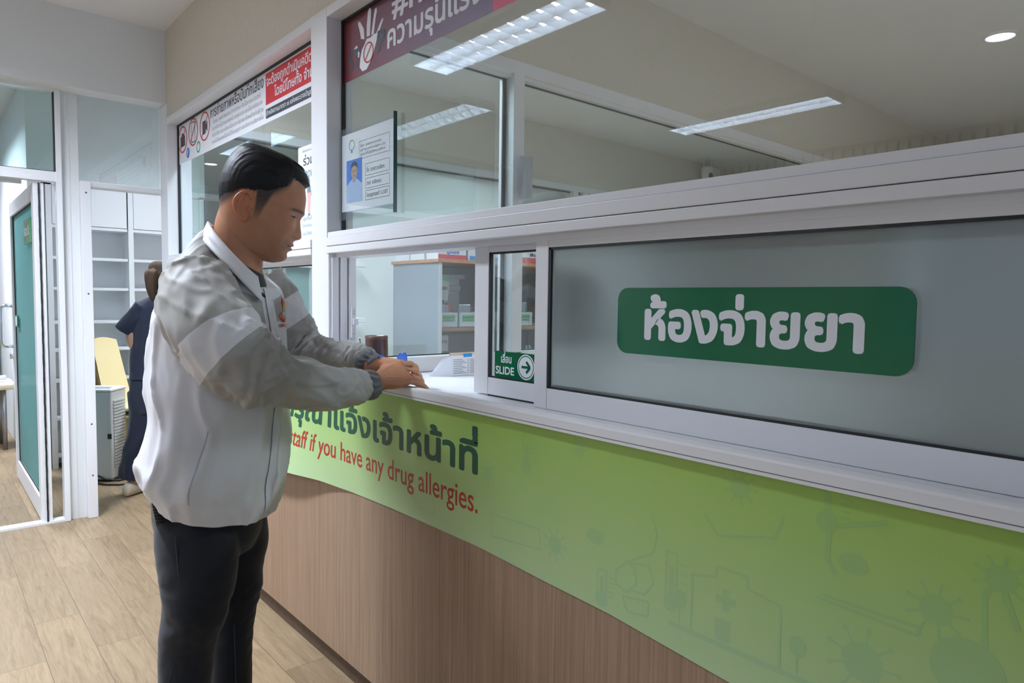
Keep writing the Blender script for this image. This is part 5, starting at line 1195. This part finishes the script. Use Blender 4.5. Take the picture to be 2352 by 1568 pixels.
# zip, placket and printed crest on the chest
def on_torso(q, py_, off=.003):
    t = float(np.interp(py_, [566, 586, 622, 668, 726, 800, 880, 950, 1020, 1060, 1100, 1131], range(12))); i = t*14; j = (q % 360)/360*nn_
    R_ = loft_rows; i0 = min(int(i), nr-2); j0 = int(j) % nn_; fi_, fj = i-i0, j-int(j)
    A, B, C_, D_ = (Vector(R_[i0][j0]), Vector(R_[i0][(j0+1) % nn_]), Vector(R_[i0+1][j0]), Vector(R_[i0+1][(j0+1) % nn_]))
    p = A.lerp(B, fj).lerp(C_.lerp(D_, fj), fi_); c = cen[i0]; d = (p-c); d.z = 0; return p+d.normalized()*off
loft_rows = loft_pts(JR, 160, 14, jdisp)
w = MB(); w.tube([on_torso(0, y_, .001) for y_ in range(646, 1130, 12)], .0035, 8); w.build('zip', mat('white_zip', (.72, .72, .75), .4), jacket)
w = MB()
rows = [[on_torso(q, y_, .0035+.001*math.cos(q*.3)) for q in np.linspace(-5.5, 5.5, 7)] for y_ in range(650, 1128, 12)]; w.grid(rows); w.build('placket', jk_white, jacket, fix=False)
w = MB(); w.tube([on_torso(1, 770, .004), on_torso(1.5, 790, .006)], .003, 8); w.build('zip_pull', chrome, jacket)
orange = mat('orange_print', (.72, .13, .035), .5); yellow = mat('yellow_print', (.72, .42, .06), .5); cyanp = mat('pale_blue_print', (.45, .62, .72), .5)
def patch(fn, m, name, par, nu=18, nv=6, off=.0022):
    w = MB(); w.grid([[on_torso(*fn(u, v), off) for v in np.linspace(0, 1, nv)] for u in np.linspace(0, 1, nu)]); return w.build(name, m, par, fix=False)
def arc(q0, y0, rq, ry, a0, a1, w0): return lambda u, v: (q0+(rq-(w0*rq)*v)*math.cos(math.radians(a0+(a1-a0)*u)), y0+(ry-w0*ry*v)*math.sin(math.radians(a0+(a1-a0)*u)))
crest = patch(arc(20, 712, 8.5, 30, 20, 160, .35), orange, 'crest_print', jacket, off=.0026)
patch(lambda u, v: (20+(-1+2*v)*(.4+3.5*u), 684+18*u), orange, 'crest_flame', crest); patch(lambda u, v: (20+(-1+2*v)*(1+4.2*u), 700+14*u), yellow, 'crest_spire', crest); patch(lambda u, v: (15+10*v, 715+9*u), cyanp, 'crest_water', crest)
lm = lettering([('จังหวัด', 0, .022, .016, .04, .040), ('เพชรบุรี', -.004, .0, .022, .05, .055)], red_ink, jacket, (0, 0, 0), (1, 0, 0), (0, 1, 0), name='lettering')
for v in lm.data.vertices: v.co = on_torso(13+v.co.x*300, 752-v.co.y*600, .003+v.co.z)
adopt(lm, jacket)
w = MB(); rows = [[on_torso(q, y_, .0012) for q in (a_-.5, a_+.5)] for a_, y_ in zip(np.linspace(-58, -66, 20), np.linspace(955, 1085, 20))]; w.grid(rows); w.build('pocket_shade_line', mat('pocket_shadow_line', (.50, .50, .54), .6), jacket, fix=False)  # grey line painted as the shade along the pocket opening

# jeans
jn = MB(); loft(jn, [tring(362, 600, 1060, 1.80, 1.25), tring(350, 604, 1110, 1.80, 1.25), tring(347, 604, 1170, 1.80, 1.25), tring(364, 600, 1225, 1.80, 1.2), tring(395, 580, 1262, 1.80, 1.1)], 40, 5)
def jd(seed):
    return lambda t, a, p: .006*(1-abs(fbm(t*2.2+.7*math.sin(a+seed), math.cos(a)+seed, math.sin(a), .9, 3)))*(.5+math.exp(-((t-3.2)/1.0)**2))-.002
limb(jn, [(P(a, b, D), r) for a, b, D, r in [(452, 1130, 1.76, .092), (454, 1240, 1.72, .098), (456, 1320, 1.70, .089), (450, 1400, 1.69, .0715), (431, 1480, 1.70, .0640), (425, 1580, 1.70, .0600), (420, 1720, 1.70, .055), (416, 1850, 1.70, .052)]], 40, 10, jd(1.0))
limb(jn, [(P(a, b, D), r) for a, b, D, r in [(520, 1140, 1.86, .092), (534, 1240, 1.88, .094), (536, 1310, 1.88, .0755), (538, 1350, 1.88, .068), (533, 1410, 1.88, .0590), (528, 1490, 1.88, .0580), (530, 1600, 1.88, .055), (529, 1700, 1.88, .052), (528, 1745, 1.88, .052)]], 40, 10, jd(4.0))
denim = bpy.data.materials.new('dark_denim'); denim.use_nodes = True
def _den():
    nt = denim.node_tree; b = nt.nodes['Principled BSDF']; tc = nt.nodes.new('ShaderNodeTexCoord'); n = nt.nodes.new('ShaderNodeTexNoise'); n.inputs['Scale'].default_value = 6; n.inputs['Detail'].default_value = 6
    nt.links.new(tc.outputs['Object'], n.inputs['Vector']); r = nt.nodes.new('ShaderNodeValToRGB'); r.color_ramp.elements[0].position = .35; r.color_ramp.elements[0].color = (.0045, .006, .010, 1); r.color_ramp.elements[1].position = .8; r.color_ramp.elements[1].color = (.011, .016, .030, 1)
    nt.links.new(n.outputs['Fac'], r.inputs[0]); nt.links.new(r.outputs[0], b.inputs['Base Color']); b.inputs['Roughness'].default_value = .85; b.inputs['Sheen Weight'].default_value = .15
    n2 = nt.nodes.new('ShaderNodeTexNoise'); n2.inputs['Scale'].default_value = 700; bp = nt.nodes.new('ShaderNodeBump'); bp.inputs['Strength'].default_value = .3; bp.inputs['Distance'].default_value = .001; nt.links.new(tc.outputs['Object'], n2.inputs['Vector']); nt.links.new(n2.outputs['Fac'], bp.inputs['Height']); nt.links.new(bp.outputs[0], b.inputs['Normal'])
_den()
jeans = remesh(jn, 'jeans', denim, person, 0.006, 5)
seam = mat('faded_seam', (.030, .040, .060), .8)
w = MB()
for S, off in (([(446, 1200, 1.72, .100), (450, 1300, 1.70, .088), (446, 1400, 1.69, .0705), (428, 1480, 1.70, .0635), (410, 1568, 1.70, .060)], -.32), ([(536, 1300, 1.88, .0765), (534, 1400, 1.88, .0595), (538, 1500, 1.88, .0575), (540, 1580, 1.88, .055)], .1)):
    w.tube([P(a, b, D)+e_*r*off-v_*r*math.sqrt(1-off*off)*1.0 for a, b, D, r in S], .0016, 6)
w.build('side_seam', seam, jeans)
wa = thing('wallet', 'black ribbed wallet sticking out of the back pocket of the jeans', 'wallet', P(362, 1155, 1.74))
Wc = P(357, 1160, 1.655); w = MB()
ux_ = (e_*.25-v_*.97).normalized(); uy_ = (zz*.95-e_*.15).normalized(); un = ux_.cross(uy_)
w.obox(Wc, ux_*.07, uy_*.075, un*.018); w.build('cover', black, wa)
w = MB()
for i in range(10): w.tube([Wc+un*-.010+uy_*(-.034+i*.0075)+ux_*-.035, Wc+un*-.010+uy_*(-.030+i*.0075)+ux_*.035], .0022, 6); w.tube([Wc+ux_*.036+uy_*(-.034+i*.0075)-un*.009, Wc+ux_*.036+uy_*(-.034+i*.0075)+un*.009], .0022, 6)
w.build('ribbing', mat('black_rib', (.03, .028, .026), .4), wa)
for lg in (rleg, lleg):
    a, b, D, r = lg[-1]; c = P(a, b, D); w = MB(); q = lambda x, z: Vector((c.x, c.y, z))+tf*x
    loft(w, [(q(-.085, .045), zz*.035, tl*.030), (q(-.06, .05), zz*.05, tl*.042), (q(.02, .05), zz*.05, tl*.046), (q(.09, .042), zz*.042, tl*.050), (q(.16, .032), zz*.032, tl*.046), (q(.195, .026), zz*.020, tl*.028)], 28, 5); sh_ = w.build('shoe', mat('dark_leather', (.02, .018, .017), .4), person)
    w = MB(); w.prism([tuple((q(x, 0)+tl*y).xy) for x, y in ((-.09, -.03), (-.09, .03), (.02, .05), (.12, .052), (.19, .03), (.19, -.03), (.12, -.052), (.02, -.05))], 'z', 0.0, .016); w.build('sole', black, sh_)
# finger rings
def finger_ring(tips, f, m_gem, lab, t=.36):
    seg, r, Z = tips[f]; p, q, d = seg[0]; c = p.lerp(q, t); u = (Z-d*Z.dot(d)).normalized(); s_ = d.cross(u)
    w = MB(); w.tube([c+(u*math.cos(a)+s_*math.sin(a))*r*1.08 for a in np.linspace(0, 2*PI, 29)], .0019, 8, caps=False); o = w.build('ring', gold, person); o['label'] = lab
    w = MB(); bm = bmesh.new(); bmesh.ops.create_uvsphere(bm, u_segments=20, v_segments=12, radius=1); w.bm(bm, 0, True, Matrix.Translation(c+u*r*1.30) @ Matrix((d, s_, u)).transposed().to_4x4() @ Matrix.Diagonal((.0085, .0068, .0052, 1))); w.build('gem', m_gem, o)
    w = MB(); w.tube([c+u*r*1.18+(d*math.cos(a)*.0088+s_*math.sin(a)*.0071) for a in np.linspace(0, 2*PI, 25)], .0017, 8, caps=False); w.build('setting', gold, o)
finger_ring(tipsR, 2, mat('red_gem', (.34, .004, .010), .05, coat=1.0), 'gold ring with a dark red stone')
finger_ring(tipsL, 1, mat('dark_gem', (.03, .03, .022), .08, coat=1.0), 'gold ring with a dark stone')

# ---------------------------------------------------------------- the woman walking away by the shelves
DW = 4.47
wm = MB(); wf = Vector((.80, .60, 0)); wl_ = Vector((-wf.y, wf.x, 0))
def wring(L, R, py, k=.62): c = P((L+R)/2, py, DW); h = (R-L)/2*DW/F_PX; return (c, e_*h, v_*h*k)
hw = Head(P(380, 640, DW), wf, zz, wl_, .00098); hw.add(wm, 60, 60)
limb(wm, [(P(380, 640, DW), .05), (P(380, 690, DW), .055), (P(378, 720, DW), .08)], 16, 4)
loft(wm, [wring(338, 420, 688), wring(322, 436, 712), wring(318, 438, 780), wring(322, 432, 850), wring(314, 440, 920)], 28, 4)
armL = [(330, 712, 4.42, .050), (306, 770, 4.40, .042), (322, 815, 4.42, .036), (342, 852, 4.45, .028), (352, 872, 4.47, .026)]
armR = [(428, 712, 4.55, .050), (446, 780, 4.55, .042), (440, 840, 4.50, .034), (425, 872, 4.48, .026)]
for A_ in (armL, armR): limb(wm, [(P(a, b, D), r) for a, b, D, r in A_], 16, 4)
hand(wm, P(352, 872, 4.47), P(368, 892, 4.48), (zz*.3-v_*.9), 1, .9, ((25, 25, 15),)*4); hand(wm, P(425, 872, 4.48), P(410, 892, 4.46), (zz*.3+v_*.9), -1, .9, ((25, 25, 15),)*4)
legW = [(338, 920, 4.47, .095), (336, 1000, 4.47, .070), (318, 1070, 4.47, .048), (308, 1108, 4.47, .040)]
legV = [(408, 920, 4.45, .095), (412, 1010, 4.42, .070), (420, 1090, 4.40, .048), (420, 1128, 4.40, .040)]
for A_ in (legW, legV): limb(wm, [(P(a, b, D), r) for a, b, D, r in A_], 16, 4)
woman = remesh(wm, 'person', skin, None, 0.005, 2)
at = woman.data.color_attributes.new('tint', 'FLOAT_COLOR', 'POINT'); at.data.foreach_set('color', np.tile(np.array((.50, .29, .20, 1.0)), len(woman.data.vertices)))
tag(woman, 'woman in a navy short-sleeved uniform walking away past the white shelves', 'person')
navy = cloth('navy_cotton', (.008, .013, .034), .85)
tw = MB()
def wd(t, a, p): return .010*fbm(a*1.2, p[2]*6, 2, .9, 3)+.004
loft(tw, [wring(346, 414, 682), wring(322, 436, 700), wring(311, 444, 745), wring(310, 444, 800), wring(306, 446, 862), wring(305, 447, 868)], 60, 8, wd)
limb(tw, [(P(336, 706, 4.42), .066), (P(312, 735, 4.41), .066), (P(289, 757, 4.40), .062), (P(287, 760, 4.40), .058)], 32, 6, wd)
limb(tw, [(P(424, 706, 4.55), .066), (P(440, 738, 4.55), .066), (P(448, 764, 4.55), .060)], 32, 6, wd)
remesh(tw, 'tunic', navy, woman, .006, 4)
tw = MB(); loft(tw, [wring(310, 442, 845), wring(306, 444, 900), wring(316, 436, 945)], 40, 5)
for A_, q in ((legW, (345, 302)), (legV, (405, 420))):
    limb(tw, [(P(a, b, D), r) for a, b, D, r in ((A_[0][0], 900, 4.46, .108), (A_[1][0]-4, 985, A_[1][2], .098), (A_[2][0]-6, 1050, A_[2][2], .085), (A_[3][0]-4, 1098, A_[3][2], .082))], 36, 7, lambda t, a, p: .008*fbm(a*1.5, p[2]*7, 9, .9, 3))
remesh(tw, 'trousers', navy, woman, .006, 4)
for A_, lift in ((legW, 0), (legV, 0)):
    a, b, D, r = A_[-1]; c = P(a, b, D); q = lambda x, z: Vector((c.x, c.y, z))+wf*x; w = MB()
    loft(w, [(q(-.075, .040), zz*.030, wl_*.026), (q(-.05, .048), zz*.046, wl_*.036), (q(.03, .046), zz*.046, wl_*.040), (q(.10, .034), zz*.034, wl_*.043), (q(.16, .024), zz*.023, wl_*.036), (q(.185, .020), zz*.012, wl_*.020)], 20, 4); w.build('shoe', mat('cream_canvas_%d' % a, (.66, .58, .46), .7), woman)
brown_hair = hair_mat('brown_hair', (.03, .016, .010), (.13, .080, .052), .7)
w = MB(); rows = []
for i, b in enumerate(np.linspace(-72, 104.5, 40)):
    row = []
    for j in range(60):
        ph = 2*PI*j/60; q = abs((ph+PI) % (2*PI)-PI)/PI*180; T = 7 if q > 70 or b > 62 else -3
        x, bb, y = head_pt(b, ph, T+1.5*fbm(ph*5, b*.02, 1)); row.append(hw.w(x-(8 if q > 120 else 0), bb+(10 if b > 60 else 0), y))
    rows.append(row)
w.grid(rows, closed=True); w.f += [tuple(39*60+k for k in range(60))]; w.m += [0]; w.sm += [True]
limb(w, [(hw.w(-98, 40, 0), .030), (hw.w(-128, 25, 0), .036), (hw.w(-128, -40, 4), .032), (hw.w(-112, -110, 6), .022), (hw.w(-106, -150, 6), .008)], 20, 5, lambda t, a, p: .004*math.sin(a*7+t))
o = w.build('hair', brown_hair, woman); at = o.data.color_attributes.new('edge', 'FLOAT_COLOR', 'POINT'); at.data.foreach_set('color', np.ones(len(o.data.vertices)*4))
